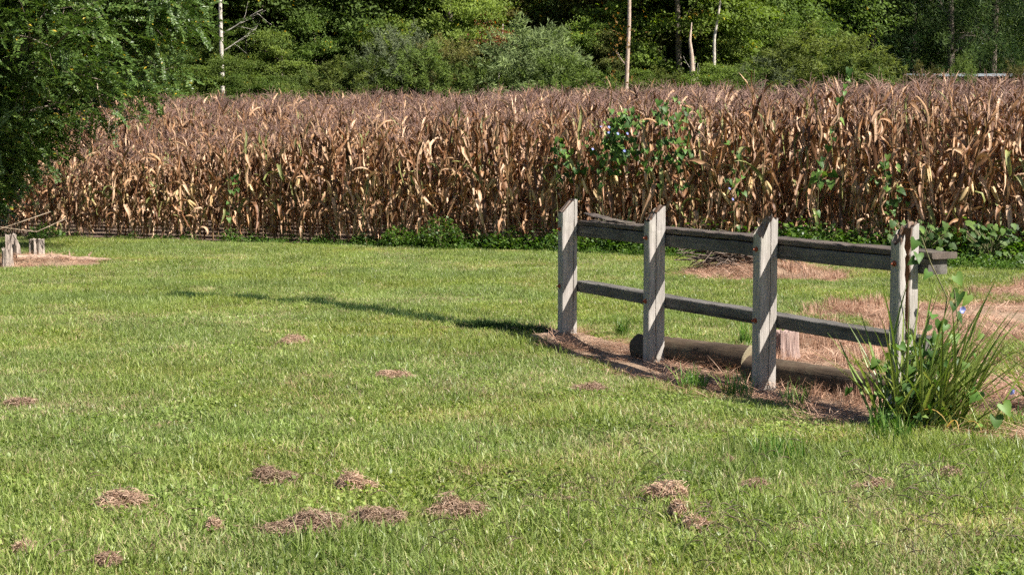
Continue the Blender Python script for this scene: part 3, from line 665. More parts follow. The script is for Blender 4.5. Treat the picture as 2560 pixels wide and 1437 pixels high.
# the wood behind: reads as one mass
def build_wood():
    meshes = BL + PN
    P = []
    for Y0 in (67, 71, 76, 82):
        for x in np.arange(-0.335 * Y0 - 9, 0.335 * Y0 + 9, 2.9): P.append((x + rng.normal() * 0.7, Y0 + rng.normal() * 1.2))
    P = np.array(P); n = len(P)
    px = P[:, 0] / P[:, 1] * 4000 + 1280
    idx = np.where(px > 2000, rng.integers(4, 6, n), rng.integers(0, 4, n))
    rot = np.stack([np.zeros(n), np.zeros(n), rng.random(n) * 6.283], 1)
    s = 1.15 + 0.35 * rng.random(n)
    o = scatter("distant_wood", np.stack([P[:, 0], P[:, 1], hgt(P[:, 0], P[:, 1]) - 0.4], 1), rot, s, idx, meshes, "dense dark green wood filling the background behind the tree edge", "wood", (0.13, 0.18, 0.05))
build_wood()
# shed with a pale metal roof
def build_shed():
    Y = 54.0; x0 = (2310 - 1280) * Y / 4000; x1 = (2640 - 1280) * Y / 4000; z0 = h1((x0 + x1) / 2, Y)
    t = thing("metal_roofed_shed", "long low shed with pale metal roof glimpsed at the right", "shed", ((x0 + x1) / 2, Y, z0), R(-2))
    L_ = x1 - x0; zt = 1.6 + (370 - 179) * Y / 4000 - z0
    def box(a, c): 
        V = np.array([[x, y, z] for x in (a[0], c[0]) for y in (a[1], c[1]) for z in (a[2], c[2])])
        return V, np.array([[0, 1, 3, 2], [4, 6, 7, 5], [0, 4, 5, 1], [2, 3, 7, 6], [0, 2, 6, 4], [1, 5, 7, 3]])
    n = 16; bw = L_ / n
    for i in range(n):
        b = B(); b.add(*box((-L_ / 2 + i * bw + 0.01, 0.3, 0), (-L_ / 2 + (i + 1) * bw - 0.01, 0.34, zt - 0.25))); b.obj("wall_board", M['boards'], t, False)
    b = B(); b.add(*box((-L_ / 2 + 0.05, 3.2, 0), (L_ / 2 - 0.05, 3.3, zt - 0.05))); b.obj("wall", M['boards'], t, False)
    for i in range(n):
        w = bw; xs = np.linspace(-L_ / 2 + i * w, -L_ / 2 + (i + 1) * w, 9); zz = 0.02 * np.abs(np.sin(np.arange(9) * np.pi / 2))
        V = np.concatenate([np.stack([xs, np.full(9, 0.0), zt - 0.2 + zz + 0.004 * (i % 2)], 1), np.stack([xs, np.full(9, 3.6), zt + 0.04 + zz + 0.004 * (i % 2)], 1)])
        F = np.array([[k, k + 1, k + 10, k + 9] for k in range(8)])
        b = B(); b.add(V, F); b.add(V - np.array([0, 0, 0.012]), F[:, ::-1]); b.obj("roof_sheet", M['metal'], t, False)
build_shed()

# ------------------------------------------------------------------ overhanging tree on the near left
def build_left_tree():
    t = thing("overhanging_tree", "near tree with drooping sprays of small leaves at the left edge", "tree", (-9.2, 23.2, h1(-9.2, 23.2)))
    base = np.array([-9.2, 23.2, 0.0])
    b = B(); TP = limb(b, (0, 0, -0.1), (0.12, 0, 1), 6.5, 0.2, 10, 8, 0.15, tip=0.4)
    b.obj("trunk", M['bark'], t)
    b2 = B(); tips = []
    b2.tube(np.array([(0.4, -0.3, 0.7), (1.3, -0.55, 1.9), (2.1, -0.7, 2.75), (2.9, -0.8, 3.35), (3.8, -0.9, 3.8)]), [0.1, 0.085, 0.07, 0.05, 0.03], 8)
    b2.tube(np.array([(0.6, -0.6, 1.1), (1.6, -0.8, 1.75), (2.3, -0.9, 2.05), (2.9, -1.0, 2.2)]), [0.06, 0.045, 0.03, 0.012], 7)
    for i in range(70):
        z = 0.9 + 5.2 * rng.random() if i < 56 else 0.75 + 0.8 * rng.random(); a = rng.normal() * 1.0 - 0.35
        d = np.array([math.cos(a), math.sin(a), 0.45 + 0.3 * rng.random()])
        ln = (2.6 + 2.9 * rng.random()) if z > 1.7 else 1.7 + 0.7 * rng.random()
        tb = B(); Q = limb(tb, (0.1 * z, 0, z), d, ln, 0.035, 5, 9, 0.25, 0.85)
        XM = lambda q_: np.interp(q_[2], [0.3, 0.8, 1.3, 1.7, 2.1, 2.8, 4, 6, 8], [-7.6, -7.3, -7.05, -6.5, -5.3, -4.6, -4.3, -4.6, -5.5]) - (q_[0] - 9.2)
        if XM(Q[-1]) > 0.35 and XM(Q[-4]) > 0.3: b2.add(tb.V[0], tb.F4[0], tb.F3[0])
        for q in Q[2:]:
            tips.append(q)
            for j in range(3):
                dd = nrm(d + rng.normal(size=3) * 0.8); dd[2] -= 0.15
                sb = b2 if XM(q) > 0.9 else B(); S = limb(sb, q, dd, 0.5 + 0.6 * rng.random(), 0.009, 3, 4, 0.3, 0.5)
                tips += [S[2], S[3], S[4]]
    b2.obj("branch", M['bark'], t)
    tips = np.array(tips)
    # fill: extra spray origins around the limb tips
    T = np.repeat(tips, 5, 0); T = T + rng.normal(size=T.shape) * np.array([0.19, 0.19, 0.13])
    W = T + base
    xmax = np.interp(W[:, 2], [0.3, 0.8, 1.3, 1.7, 2.1, 2.8, 4, 6, 8], [-7.6, -7.3, -7.05, -6.5, -5.3, -4.6, -4.3, -4.6, -5.5])
    wx = W[:, 0] - 0.18 * (23 - W[:, 1]) * 0 
    dens = smooth01((xmax - wx) / 1.1) * 0.9 + 0.1
    keep = (wx < xmax) & (rng.random(len(W)) < dens) & (W[:, 2] > 0.35)
    T = T[keep]; n = len(T)
    # spray variants: a twig with paired leaflets
    sprays = []
    for k in range(10):
        m = 15; s = np.linspace(0.1, 1, m); ln = 0.3 + 0.12 * rng.random()
        px_ = s * ln; pz = -0.25 * ln * s ** 2 * rng.random()
        Pt = np.stack([px_, 0.03 * np.sin(s * 3 + k), pz], 1)
        Cn = np.repeat(Pt, 2, 0); sg = np.tile([1.0, -1.0], m)
        D = nrm(np.stack([0.45 + 0.2 * rng.random(2 * m), sg, 0.25 * rng.normal(size=2 * m)], 1))
        Nn = nrm(np.stack([0.25 * rng.normal(size=2 * m), 0.25 * rng.normal(size=2 * m), np.ones(2 * m)], 1)); Nn = nrm(Nn - D * np.sum(Nn * D, 1)[:, None])
        V, F = leaves(Cn, D, Nn, 0.05 * (0.7 + 0.5 * rng.random(2 * m)), 0.0135 * (0.8 + 0.5 * rng.random(2 * m)), 0.06)
        sprays.append((V, F))
    Vs = []; ts = []; ns = 60 * 2
    az = rng.normal(size=n) * 1.3 - 0.4; pit = 0.25 + 0.45 * rng.normal(size=n); rol = 0.5 * rng.normal(size=n)
    ki = rng.integers(0, 10, n)
    for i in range(n):
        E = np.array(Euler((rol[i], pit[i], az[i])).to_matrix())
        Vs.append(sprays[ki[i]][0] @ E.T * (0.8 + 0.5 * rng.random()) + T[i])
    V = np.concatenate(Vs); nl = len(V) // 4
    tt = 0.55 * rng.random(nl) + 0.35 * np.repeat(rng.random(n), 30); tt = np.where(rng.random(nl) < 0.012, 0.99, tt)
    new_coll_obj("crown", make_mesh("crown", V, [np.arange(len(V)).reshape(-1, 4)], np.repeat(tt, 4), [M['sprig']], False), t)
    # bare dangling twigs and dry low branch
    for pts in ([(2.55, -1.0, 2.75), (2.5, -1.05, 2.4), (2.48, -1.05, 2.1), (2.5, -1.05, 1.9), (2.62, -1.05, 1.6)], [(2.55, -1.0, 2.72), (2.8, -1.0, 2.5), (2.85, -1.0, 2.2)], [(2.5, -1.05, 2.45), (2.8, -1.1, 2.25), (3.05, -1.1, 2.2), (3.25, -1.1, 2.45)],
                [(3.45, -0.9, 2.5), (3.5, -0.9, 2.2), (3.62, -0.9, 2.0), (3.6, -0.9, 1.8), (3.45, -0.95, 1.7)], [(0.5, -0.8, 0.75), (1.5, -0.9, 0.62), (2.1, -0.95, 0.5), (2.6, -1.0, 0.44), (3.0, -1.0, 0.62)], [(1.4, -0.9, 0.35), (2.0, -0.95, 0.45), (2.8, -1.0, 0.72)]):
        b = B(); b.tube(np.array(pts), np.linspace(0.013, 0.004, len(pts)), 5); b.obj("twig", M['twig'], t)
build_left_tree()

# ------------------------------------------------------------------ corn
def corn_leaf(kind):
    n = 9; s = np.linspace(0, 1, n)
    Ln = {'up': 0.5, 'arch': 0.7, 'hang': 0.72, 'kink': 0.7, 'curl': 0.55}[kind] * (0.8 + 0.4 * rng.random())
    j = rng.normal() * 0.15
    if kind == 'up': ang = 1.35 + j - 0.7 * s ** 2
    elif kind == 'arch': ang = 1.3 + j - (1.7 + 0.9 * rng.random()) * s ** 1.6
    elif kind == 'hang': ang = 0.9 + j - 2.5 * np.clip(s * 3.5, 0, 1)
    elif kind == 'kink': kk = 0.3 + 0.2 * rng.random(); ang = np.where(s < kk, 1.1 + j, -1.35 + 0.2 * rng.normal())
    else: ang = 0.8 + j - 4.2 * s
    ds = Ln / (n - 1)
    x = np.concatenate([[0], np.cumsum(np.cos(ang[:-1]) * ds)]); z = np.concatenate([[0], np.cumsum(np.sin(ang[:-1]) * ds)])
    y = 0.08 * rng.normal() * s + 0.045 * np.sin(s * 6 + rng.random() * 6) * s
    P = np.stack([x, y, z], 1)
    tw = rng.normal() * 1.5 * s + 0.6 * np.sin(s * 7 + rng.random() * 6) * s
    T = nrm(np.gradient(P, axis=0)); S0 = np.array([0, 1.0, 0]); Nn = nrm(np.cross(T, S0)); 
    side = nrm(np.cos(tw)[:, None] * S0 + np.sin(tw)[:, None] * Nn)
    w = 0.034 * (0.75 + 0.4 * rng.random()) * np.interp(s, [0, 0.1, 0.35, 0.7, 1], [0.45, 0.8, 1, 0.75, 0.03]) * (0.75 + 0.4 * rng.random(n))
    V, F = strip(P, w, side, 0.45 + 0.4 * rng.random())
    return V, F
LEAF = {k: [corn_leaf(k) for _ in range(7)] for k in ('up', 'arch', 'hang', 'kink', 'curl')}
def leaf_tint():
    q = rng.random()
    return 0.94 + 0.06 * rng.random() if q < 0.06 else 0.05 + 0.85 * rng.random() ** 0.85
LEAFMESH = {k: [make_mesh("leaf", V, [F], np.full(len(V), leaf_tint()), [M['cornleaf']]) for V, F in LEAF[k] for _ in range(2)] for k in LEAF}
def stalk_geo():
    b = B(); z = np.linspace(-0.03, 1.95, 12); P = np.stack([0.012 * np.sin(z * 2 + rng.random() * 6), 0.012 * np.cos(z * 2), z], 1)
    b.tube(P, np.linspace(0.014, 0.006, 12), 5, 0.3 + 0.5 * rng.random()); return b
def tassel_geo():
    b = B(); m = 8
    for k in range(m):
        a = rng.random() * 6.28; t = 0.0 if k == 0 else 0.2 + 0.3 * rng.random(); ln = 0.36 if k == 0 else 0.2 + 0.1 * rng.random()
        ang = t + np.linspace(0, 0.15 if k == 0 else 0.8 + 1.2 * rng.random(), 6); ds = ln / 5
        h = np.concatenate([[0], np.cumsum(np.sin(ang[:-1]) * ds)]); v = np.concatenate([[0], np.cumsum(np.cos(ang[:-1]) * ds)]) + (0 if k == 0 else 0.02 + 0.13 * rng.random())
        P = np.stack([h * math.cos(a), h * math.sin(a), v], 1)
        b.tube(P, np.linspace(0.0042, 0.003, 6), 3, rng.random(), cap=False)
    return b
def ear_geo():
    b = B(); s = np.linspace(0, 1, 7); r = 0.028 * np.array([0.35, 0.85, 1, 1, 0.85, 0.55, 0.08])
    P = np.stack([0.03 + 0.05 * s, 0 * s, -0.24 * s], 1); b.tube(P, r, 7, rng.random())
    for k in range(3):
        a = rng.random() * 6.28; Pp = np.stack([0.03 + 0.03 * math.cos(a) * (1 + 1.5 * s), 0.03 * math.sin(a) * (1 + 1.5 * s), -0.22 * s * (0.8 + 0.3 * rng.random())], 1)
        V, F = strip(Pp, 0.018 * np.interp(s, [0, 0.4, 1], [0.6, 1, 0.1]), np.array([-math.sin(a), math.cos(a), 0]), 0.3); b.add(V, F, None, rng.random())
    return b
STALK = [stalk_geo() for _ in range(4)]; TASS = [tassel_geo() for _ in range(6)]; EAR = [ear_geo() for _ in range(4)]
STALKM = [b.mesh("stalk", [M['cornstalk']]) for b in STALK]; TASSM = [b.mesh("tassel", [M['tassel']]) for b in TASS]; EARM = [b.mesh("ear", [M['husk']]) for b in EAR]
def plant_recipe():
    """list of (part, mesh, matrix)"""
    out = [("stalk", STALKM[rng.integers(4)], Matrix.Identity(4))]
    phi = rng.random() * 6.28; nl = int(rng.integers(14, 18))
    for i in range(nl):
        f = i / (nl - 1); z = 0.32 + 1.6 * f
        if f < 0.3: kind = rng.choice(['hang', 'kink', 'curl', 'hang'])
        elif f < 0.75: kind = rng.choice(['arch', 'hang', 'kink', 'hang', 'kink', 'hang', 'up', 'kink', 'curl'])
        else: kind = rng.choice(['up', 'arch', 'kink', 'hang', 'up'] if f < 0.86 else ['up', 'kink', 'up', 'hang'])
        a = phi + math.pi * i + rng.normal() * 0.6
        sc = (0.75 if f < 0.2 else 1.0) * (0.85 + 0.35 * rng.random()) * (0.6 if f > 0.85 else 1)
        mtx = Matrix.Translation((0, 0, z)) @ Euler((rng.normal() * 0.15, rng.normal() * 0.18, a)).to_matrix().to_4x4() @ Matrix.Scale(sc, 4)
        out.append(("leaf", LEAFMESH[kind][rng.integers(14)], mtx))
    if rng.random() < 0.75:
        out.append(("ear", EARM[rng.integers(4)], Matrix.Translation((0, 0, 0.95 + 0.3 * rng.random())) @ Euler((0, -0.5 * rng.random(), rng.random() * 6.28)).to_matrix().to_4x4()))
    out.append(("tassel", TASSM[rng.integers(6)], Matrix.Translation((0, 0, 1.93)) @ Euler((rng.normal() * 0.12, rng.normal() * 0.12, 0)).to_matrix().to_4x4()))
    return out
def join_recipe(rec):
    b = B(); mats = [M['cornstalk'], M['cornleaf'], M['husk'], M['tassel']]; mid = {"stalk": 0, "leaf": 1, "ear": 2, "tassel": 3}
    for part, me, mx in rec:
        n = len(me.vertices); co = np.empty(n * 3, np.float32); me.vertices.foreach_get("co", co); co = co.reshape(-1, 3)
        mm = np.array(mx); co = co @ mm[:3, :3].T + mm[:3, 3]
        ti = np.empty(n, np.float32); me.attributes["tint"].data.foreach_get("value", ti)
        q = [tuple(p.vertices) for p in me.polygons]
        b.add(co, [p for p in q if len(p) == 4], [p for p in q if len(p) == 3], ti, mid[part])
    return b.mesh("corn_plant", mats)
REC = [plant_recipe() for _ in range(14)]
def corn_height(x, y):
    u, v = corn_uv(x, y)
    h = np.interp(u, [-12, -9, -5, -1, 3, 8], [0.52, 0.58, 0.8, 0.97, 1.02, 1.04])
    return h + (1.0 - np.minimum(h, 1.0)) * smooth01(v / 9.0)
def build_corn():
    P = []
    for r in range(36):
        v = 0.12 + 0.72 * r
        umax = 9 + 0.36 * v; us = np.arange(-13 - 0.36 * v, umax, 0.165)
        us = us + rng.normal(size=len(us)) * 0.04
        x, y = corn_xy(us, v + rng.normal(size=len(us)) * 0.05)
        k = (rng.random(len(us)) < 0.94 - 0.3 * (vnoise(x, y, 2.2, 37) > 0.75)) & (np.abs(x) < 0.335 * y + 2.0)
        P.append(np.stack([x[k], y[k], np.full(k.sum(), r)], 1))
    P = np.concatenate(P); n = len(P)
    px = 1280 + 4000 * P[:, 0] / P[:, 1]
    H = corn_height(P[:, 0], P[:, 1]) * (0.87 + 0.24 * rng.random(n)) * (0.97 + 0.14 * vnoise(P[:, 0], P[:, 1], 0.8, 31))
    rz = rng.random(n) * 6.283; lean = rng.normal(size=(n, 2)) * np.where(rng.random(n) < 0.07, 0.22, 0.05)[:, None]
    inview = (px > 20) & (px < 2560)
    order = np.argsort(np.where(inview, P[:, 2] * 1000, 1e9) + rng.random(n))
    first = order[:300]; ismain = np.zeros(n, bool); ismain[first] = True
    z = hgt(P[:, 0], P[:, 1]) - 0.01
    for i in first:
        q = px[i]
        zone = ["short dry corn plant, {} row, beside the overhanging tree", "short dry corn plant, {} row, in the low part right of the overhanging tree", "dry corn plant, {} row, left of the small low vine",
                "dry corn plant, {} row, right of the small low vine", "dry corn plant, {} row, just left of the bushy weeds", "dry corn plant, {} row, behind the bushy bright weed", "dry corn plant, {} row, just left of the first fence post",
                "tall dry corn plant, {} row, among the large flowering vine", "tall dry corn plant, {} row, right of the large flowering vine", "tall dry corn plant, {} row, behind the third fence post",
                "tall dry corn plant, {} row, around the single vine strand", "tall dry corn plant, {} row, above the rotten post", "tall dry corn plant, {} row, at the right edge"][int(np.searchsorted([280, 480, 595, 720, 900, 1180, 1380, 1640, 1840, 2030, 2170, 2330], q))]
        lab = zone.format(["front", "second", "third", "fourth", "fifth"][int(P[i, 2])])
        t = thing("corn_plant", lab, "corn plant", (P[i, 0], P[i, 1], z[i]), 0, "corn plants of the front rows")
        t.rotation_euler = (lean[i, 0], lean[i, 1], rz[i]); t.scale = (H[i] * 0.5 + 0.5,) * 2 + (H[i],)
        for part, me, mx in REC[rng.integers(len(REC))]:
            o = new_coll_obj(part, me, t); o.matrix_local = mx
    meshes = [join_recipe(r) for r in REC]
    k = ~ismain
    rot = np.stack([lean[k, 0], lean[k, 1], rz[k]], 1)
    scatter("corn_field", np.stack([P[k, 0], P[k, 1], z[k]], 1), rot, np.stack([H[k] * 0.5 + 0.5, H[k] * 0.5 + 0.5, H[k]], 1), rng.integers(0, len(meshes), k.sum()), meshes,
            "field of dry brown tasselled corn stretching back to the trees", "corn")
build_corn()

# ------------------------------------------------------------------ fence
FE = np.array([0.416, -0.909]); FL = np.array([-0.909, -0.416])          # along the fence towards the camera; across it to the left
CORN = [(0.545, 13.3), (1.14, 11.97), (1.785, 10.63), (2.365, 9.3)]     # right near corner of each post
def build_fence():
    o0 = np.array(CORN[0]) - FE * 0.0445
    ang = math.atan2(FE[1], FE[0])
    F = thing("wooden_fence", "weathered grey post and rail fence with slanted post tops", "fence", (o0[0], o0[1], 0.0), ang)
    # local frame: +x along the fence to the near end, +y across to the right side -> left is -y ... (x=FE, y=rot90(FE))
    ydir = np.array([-FE[1], FE[0]])                                     # = (0.909, 0.416): right side
    sx = [float(np.dot(np.array(c) - np.array(CORN[0]), FE)) for c in CORN]
    tops = [1.178, 1.167, 1.142, 1.163]
    def post(i, rotten=False):
        bz = h1(*CORN[i]) - 0.25; top = tops[i]
        # outline: y from -0.14 (left) to 0 (right), x from -0.0445 to 0.0445 ; near face at x=+0.0445
        near = [(-0.134, 0), (-0.11, 0), (-0.085, 0), (-0.078, 0), (-0.074, 1), (-0.070, 0), (-0.05, 0), (-0.03, 0), (-0.006, 0)]
        cr = {0: -0.035, 1: -0.078, 2: -0.06, 3: -0.078}[i]
        zs = np.concatenate([np.linspace(bz, top - 0.2, 26), np.linspace(top - 0.18, top, 5)])
        rings = []; tints = []
        ph = rng.random() * 6
        for k, z in enumerate(zs):
            f = (z - bz) / (top - bz)
            wob = 0.0015 * math.sin(z * 9 + ph)
            pts = []; ti = []
            dep = (0.010 if not rotten else 0.0) * (0.5 + 0.5 * math.sin(z * 6 + ph) ** 2)
            half = 0.0025 + 0.002 * math.sin(z * 11 + ph) ** 2
            if rotten:
                g_ = float(smooth01(np.array((z - 0.5) / 0.2))); half = 0.004 + g_ * (0.009 + 0.004 * math.sin(z * 23) + 0.003 * rng.normal()); dep = 0.008 + g_ * (0.03 + 0.012 * rng.normal())
                if z > 1.0: half += 0.01; dep = 0.06
            c = cr + 0.004 * math.sin(z * 4 + ph)
            ny = [-0.134, -0.12, c - half - 0.012, c - half, c - half * 0.5, c + half * 0.5, c + half, c + half + 0.012, -0.018, -0.006]
            nd = [0, 0, 0, 0.0 if not rotten else 0.004, dep, dep, 0.0 if not rotten else 0.006, 0, 0, 0]
            for y_, d_ in zip(ny, nd):
                pts.append((0.0445 - d_ + wob + 0.0008 * rng.normal(), y_)); ti.append(1.0 if d_ > 0.0055 and rotten else (0.6 if d_ > 0.004 else 0.0))
            pts += [(0.0385, 0.0), (0.0, 0.0015), (-0.0385, 0.0), (-0.0445, -0.006), (-0.0445, -0.05), (-0.0445, -0.09), (-0.0445, -0.134), (-0.0385, -0.14), (0.0, -0.1415), (0.0385, -0.14)]
            ti += [0] * 10
            rings.append([(px_, py_, z) for px_, py_ in pts]); tints.append(ti)
        V = np.array(rings); tints = np.array(tints, float)
        # slanted, broken top: the left side is cut away
        drop = 0.115 if i != 2 else 0.13
        zlim = top - np.clip((-V[..., 1] - 0.025) / 0.115, 0, 1) * drop
        rough = {0: 0.004, 1: 0.005, 2: 0.014, 3: 0.012}[i]
        jit = rough * rng.normal(size=V.shape[1])
        V[..., 2] = np.minimum(V[..., 2], zlim + jit[None])
        n, k, _ = V.shape
        VV = V.reshape(-1, 3); tt = tints.reshape(-1)
        ii = np.arange(n - 1)[:, None] * k; j = np.arange(k)[None]; j2 = (j + 1) % k
        F4 = np.stack([ii + j, ii + j2, ii + k + j2, ii + k + j], -1).reshape(-1, 4)
        b = B(); b.add(VV, F4, None, tt)
        # top cap: strips between the near and far outlines, dark with lichen and rot
        topr = V[-1]; g = 6; nb = []; capt = np.clip(0.8 + 0.35 * rng.normal(size=60), 0, 1)
        for a in range(10):
            nearp = topr[a]; farp = np.array([-0.0445, nearp[1], nearp[2]])
            nb.append([nearp * (1 - s_) + farp * s_ + np.array([0, 0, (0.0 if s_ in (0, 1) else rough * 0.9 * rng.normal())]) for s_ in np.linspace(0, 1, g)])
        nb = np.array(nb); nb[:, :, 2] += 0.001
        ii = np.arange(9)[:, None] * g; j = np.arange(g - 1)[None]
        b.add(nb.reshape(-1, 3), np.stack([ii + j, ii + j + 1, ii + g + j + 1, ii + g + j], -1).reshape(-1, 4), None, np.clip(0.75 + 0.3 * rng.normal(size=60), 0, 1))
        po = b.obj("post", M['post'], F, smooth=False); po.location = (sx[i], 0, 0)
        if rotten: po["label"] = "rotten split post with a brown decayed core"
        for z in (0.93, 0.455):
            bb = B(); bb.tube(np.array([(0, -0.139, z), (0, -0.146, z)]), 0.018, 10); bb.tube(np.array([(0, -0.146, z), (0, -0.158, z)]), 0.011, 6); bb.tube(np.array([(0, -0.158, z), (0, -0.172 if z < 0.9 else -0.166, z)]), 0.006, 6)
            bb.obj("bolt", M['bolt'], po, False)
        return po
    for i in range(4): post(i, i == 3)
    def plank(name, x0, x1, y0, y1, z0, z1, m, bow=0.0, rough=0.0005, lift=None, parent=F):
        n = max(6, int((x1 - x0) / 0.07)); xs = np.linspace(x0, x1, n); ch = 0.006
        prof = [(y0 + ch, z0), (y1 - ch, z0), (y1, z0 + ch), (y1, z1 - ch), (y1 - ch, z1), ((y0 + y1) / 2, z1 - 0.001), (y0 + ch, z1), (y0, z1 - ch), (y0, (z0 + z1) / 2), (y0, z0 + ch)]
        k = len(prof); R_ = []
        for x in xs:
            s_ = (x - x0) / (x1 - x0); dz = bow * math.sin(s_ * math.pi) + 0.002 * math.sin(x * 3.1); lz = lift(s_) if lift else 0
            R_.append([(x, y + rough * rng.normal(), z + dz + lz + rough * rng.normal() * (2 if z >= z1 - 0.002 else 0.6)) for y, z in prof])
        V = np.array(R_).reshape(-1, 3)
        ii = np.arange(n - 1)[:, None] * k; j = np.arange(k)[None]; j2 = (j + 1) % k
        F4 = np.stack([ii + j, ii + k + j, ii + k + j2, ii + j2], -1).reshape(-1, 4)
        Vc = np.vstack([V, V[:k].mean(0), V[-k:].mean(0)]); F3 = []
        for q in range(k): F3 += [(n * k, q, (q + 1) % k), (n * k + 1, (n - 1) * k + (q + 1) % k, (n - 1) * k + q)]
        b = B(); b.add(Vc, F4, F3, 0.0); return b.obj(name, m, parent, False)
    xe = sx[3] + 0.0445 + 0.1
    plank("top_rail", -0.03, xe - 0.02, 0.003, 0.14, 0.868, 0.957, M['rail'], -0.004)
    c1 = plank("cap_board", -0.02, sx[2] + 0.02, 0.004, 0.188, 0.959, 0.998, M['cap'], 0.003, 0.0008)
    plank("cap_board", sx[2] + 0.024, xe + 0.01, 0.004, 0.186, 0.959, 0.997, M['cap'], 0.002, 0.0008)
    plank("splinter", 0.03, 0.75, 0.06, 0.16, 1.0, 1.014, M['cap'], 0, 0.002, lambda s_: 0.05 * (1 - s_) ** 2, c1)
    plank("lower_rail", -0.02, sx[3] + 0.06, 0.003, 0.138, 0.405, 0.493, M['rail'], -0.006)
build_fence()

# ------------------------------------------------------------------ logs and stumps
def log(name, label, p0, p1, r0, r1, group=None, hollow=False):
    p0 = np.array(p0, float); p1 = np.array(p1, float); Ln = float(np.linalg.norm(p1 - p0)); a = math.atan2(p1[1] - p0[1], p1[0] - p0[0])
    t = thing(name, label, "log", (p0[0], p0[1], h1(p0[0], p0[1]) - 0.012), a, group)
    n = 22; k = 20; xs = np.linspace(0, Ln, n); th = np.linspace(0, 2 * np.pi, k, endpoint=False)
    V = []
    nz = rng.random() * 6
    for x in xs:
        rr = np.interp(x, [0, Ln], [r0, r1]) * (1 + 0.05 * np.sin(2 * th + x * 2 + nz) + 0.03 * np.sin(5 * th + x * 4) + 0.02 * rng.normal(size=k))
        V.append(np.stack([np.full(k, x), rr * np.cos(th), r0 + rr * np.sin(th)], 1))
    V = np.concatenate(V)
    i = np.arange(n - 1)[:, None] * k; j = np.arange(k)[None]; j2 = (j + 1) % k
    b = B(); b.add(V, np.stack([i + j, i + j2, i + k + j2, i + k + j], -1).reshape(-1, 4), None, 0.0); b.obj("bark", M['log'], t)
    for e, nm in ((0, "cut_end"), (n - 1, "cut_end")):
        ring = V[e * k:(e + 1) * k]; c = ring.mean(0); s_ = -1 if e == 0 else 1
        RR = [ring + np.array([0.001 * s_, 0, 0])]
        for f in (0.93, 0.6, 0.3): RR.append(c + (ring - c) * f + np.array([s_ * 0.006 + 0.003 * rng.normal(), 0, 0]) + np.stack([0.002 * rng.normal(size=k), np.zeros(k), np.zeros(k)], 1))
        VV = np.concatenate(RR + [c[None] + np.array([[s_ * 0.006, 0, 0]])]); q = []; q3 = []
        for m_ in range(3):
            for j_ in range(k): q.append((m_ * k + j_, m_ * k + (j_ + 1) % k, (m_ + 1) * k + (j_ + 1) % k, (m_ + 1) * k + j_))
        for j_ in range(k): q3.append((3 * k + j_, 3 * k + (j_ + 1) % k, 4 * k))
        b = B(); b.add(VV, q, q3, 0.85); b.obj(nm, M['log'], t, False)
log("fallen_log", "thick old log lying between the second and third fence posts", (0.98, 12.33), (1.735, 11.42), 0.095, 0.122)
log("fallen_log", "old log running from the third fence post into the strap leaved plant", (1.66, 11.06), (2.44, 10.02), 0.092, 0.098)
def stump(label, x, y, r, h, m, flutes=7, lean=(0, 0), group=None, jag=0.02, name="tree_stump"):
    t = thing(name, label, "stump", (x, y, h1(x, y) - 0.03), rng.random() * 6, group)
    k = 40; th = np.linspace(0, 2 * np.pi, k, endpoint=False); ph = rng.random() * 6
    rr = r * (1 + 0.10 * np.sin(flutes * th + ph) + 0.06 * np.sin(2 * th + ph) + 0.05 * rng.normal(size=k))
    zs = np.linspace(0, 1, 8); tj = jag * rng.normal(size=k)
    V = []
    for f in zs:
        fl = 1 + 0.35 * (1 - f) ** 4
        V.append(np.stack([rr * fl * np.cos(th) + lean[0] * f, rr * fl * np.sin(th) + lean[1] * f, (h + tj) * f], 1))
    V = np.concatenate(V); i = np.arange(7)[:, None] * k; j = np.arange(k)[None]; j2 = (j + 1) % k
    b = B(); b.add(V, np.stack([i + j, i + j2, i + k + j2, i + k + j], -1).reshape(-1, 4)); b.obj("bark", m, t, False)
    ring = V[-k:]; c = ring.mean(0) - np.array([0, 0, 0.02]); RR = [ring, c + (ring - c) * 0.8 - np.array([0, 0, 0.01]), c + (ring - c) * 0.4]
    VV = np.concatenate(RR + [c[None]]); q = [(m_ * k + j_, m_ * k + (j_ + 1) % k, (m_ + 1) * k + (j_ + 1) % k, (m_ + 1) * k + j_) for m_ in range(2) for j_ in range(k)]
    b = B(); b.add(VV, q, [(2 * k + j_, 2 * k + (j_ + 1) % k, 3 * k) for j_ in range(k)]); b.obj("cut_top", m, t, False)
    return t
M['greystump'] = bark_mat('grey_stump_wood', (0.1, 0.075, 0.06), (0.4, 0.33, 0.28), (10, 10, 0.8), 8, 0.8)
M['rotwood'] = bark_mat('rotting_pinkish_wood', (0.12, 0.075, 0.05), (0.38, 0.26, 0.19), (2, 9, 9), 8, 0.9)
M['redstump'] = bark_mat('reddish_stump_wood', (0.12, 0.07, 0.06), (0.36, 0.26, 0.22), (9, 9, 0.8), 7, 0.8)
stump("grey splintered stump nearest the camera at the left edge", -6.76, 21.4, 0.066, 0.27, M['greystump'], 9)
stump("rounded grey stump just behind the nearest one at the left edge", -7.0, 22.3, 0.07, 0.36, M['greystump'], 5, jag=0.01)
stump("pale fluted stump standing right of the other stumps", -6.72, 22.6, 0.1, 0.33, M['greystump'], 8, jag=0.008)
stump("reddish sawn stump behind the third fence post", 2.1, 12.2, 0.1, 0.24, M['redstump'], 4, jag=0.006)
t = thing("split_slab", "pale leaning slab of split wood between the left stumps", "wood slab", (-6.9, 22.2, h1(-6.9, 22.2)))
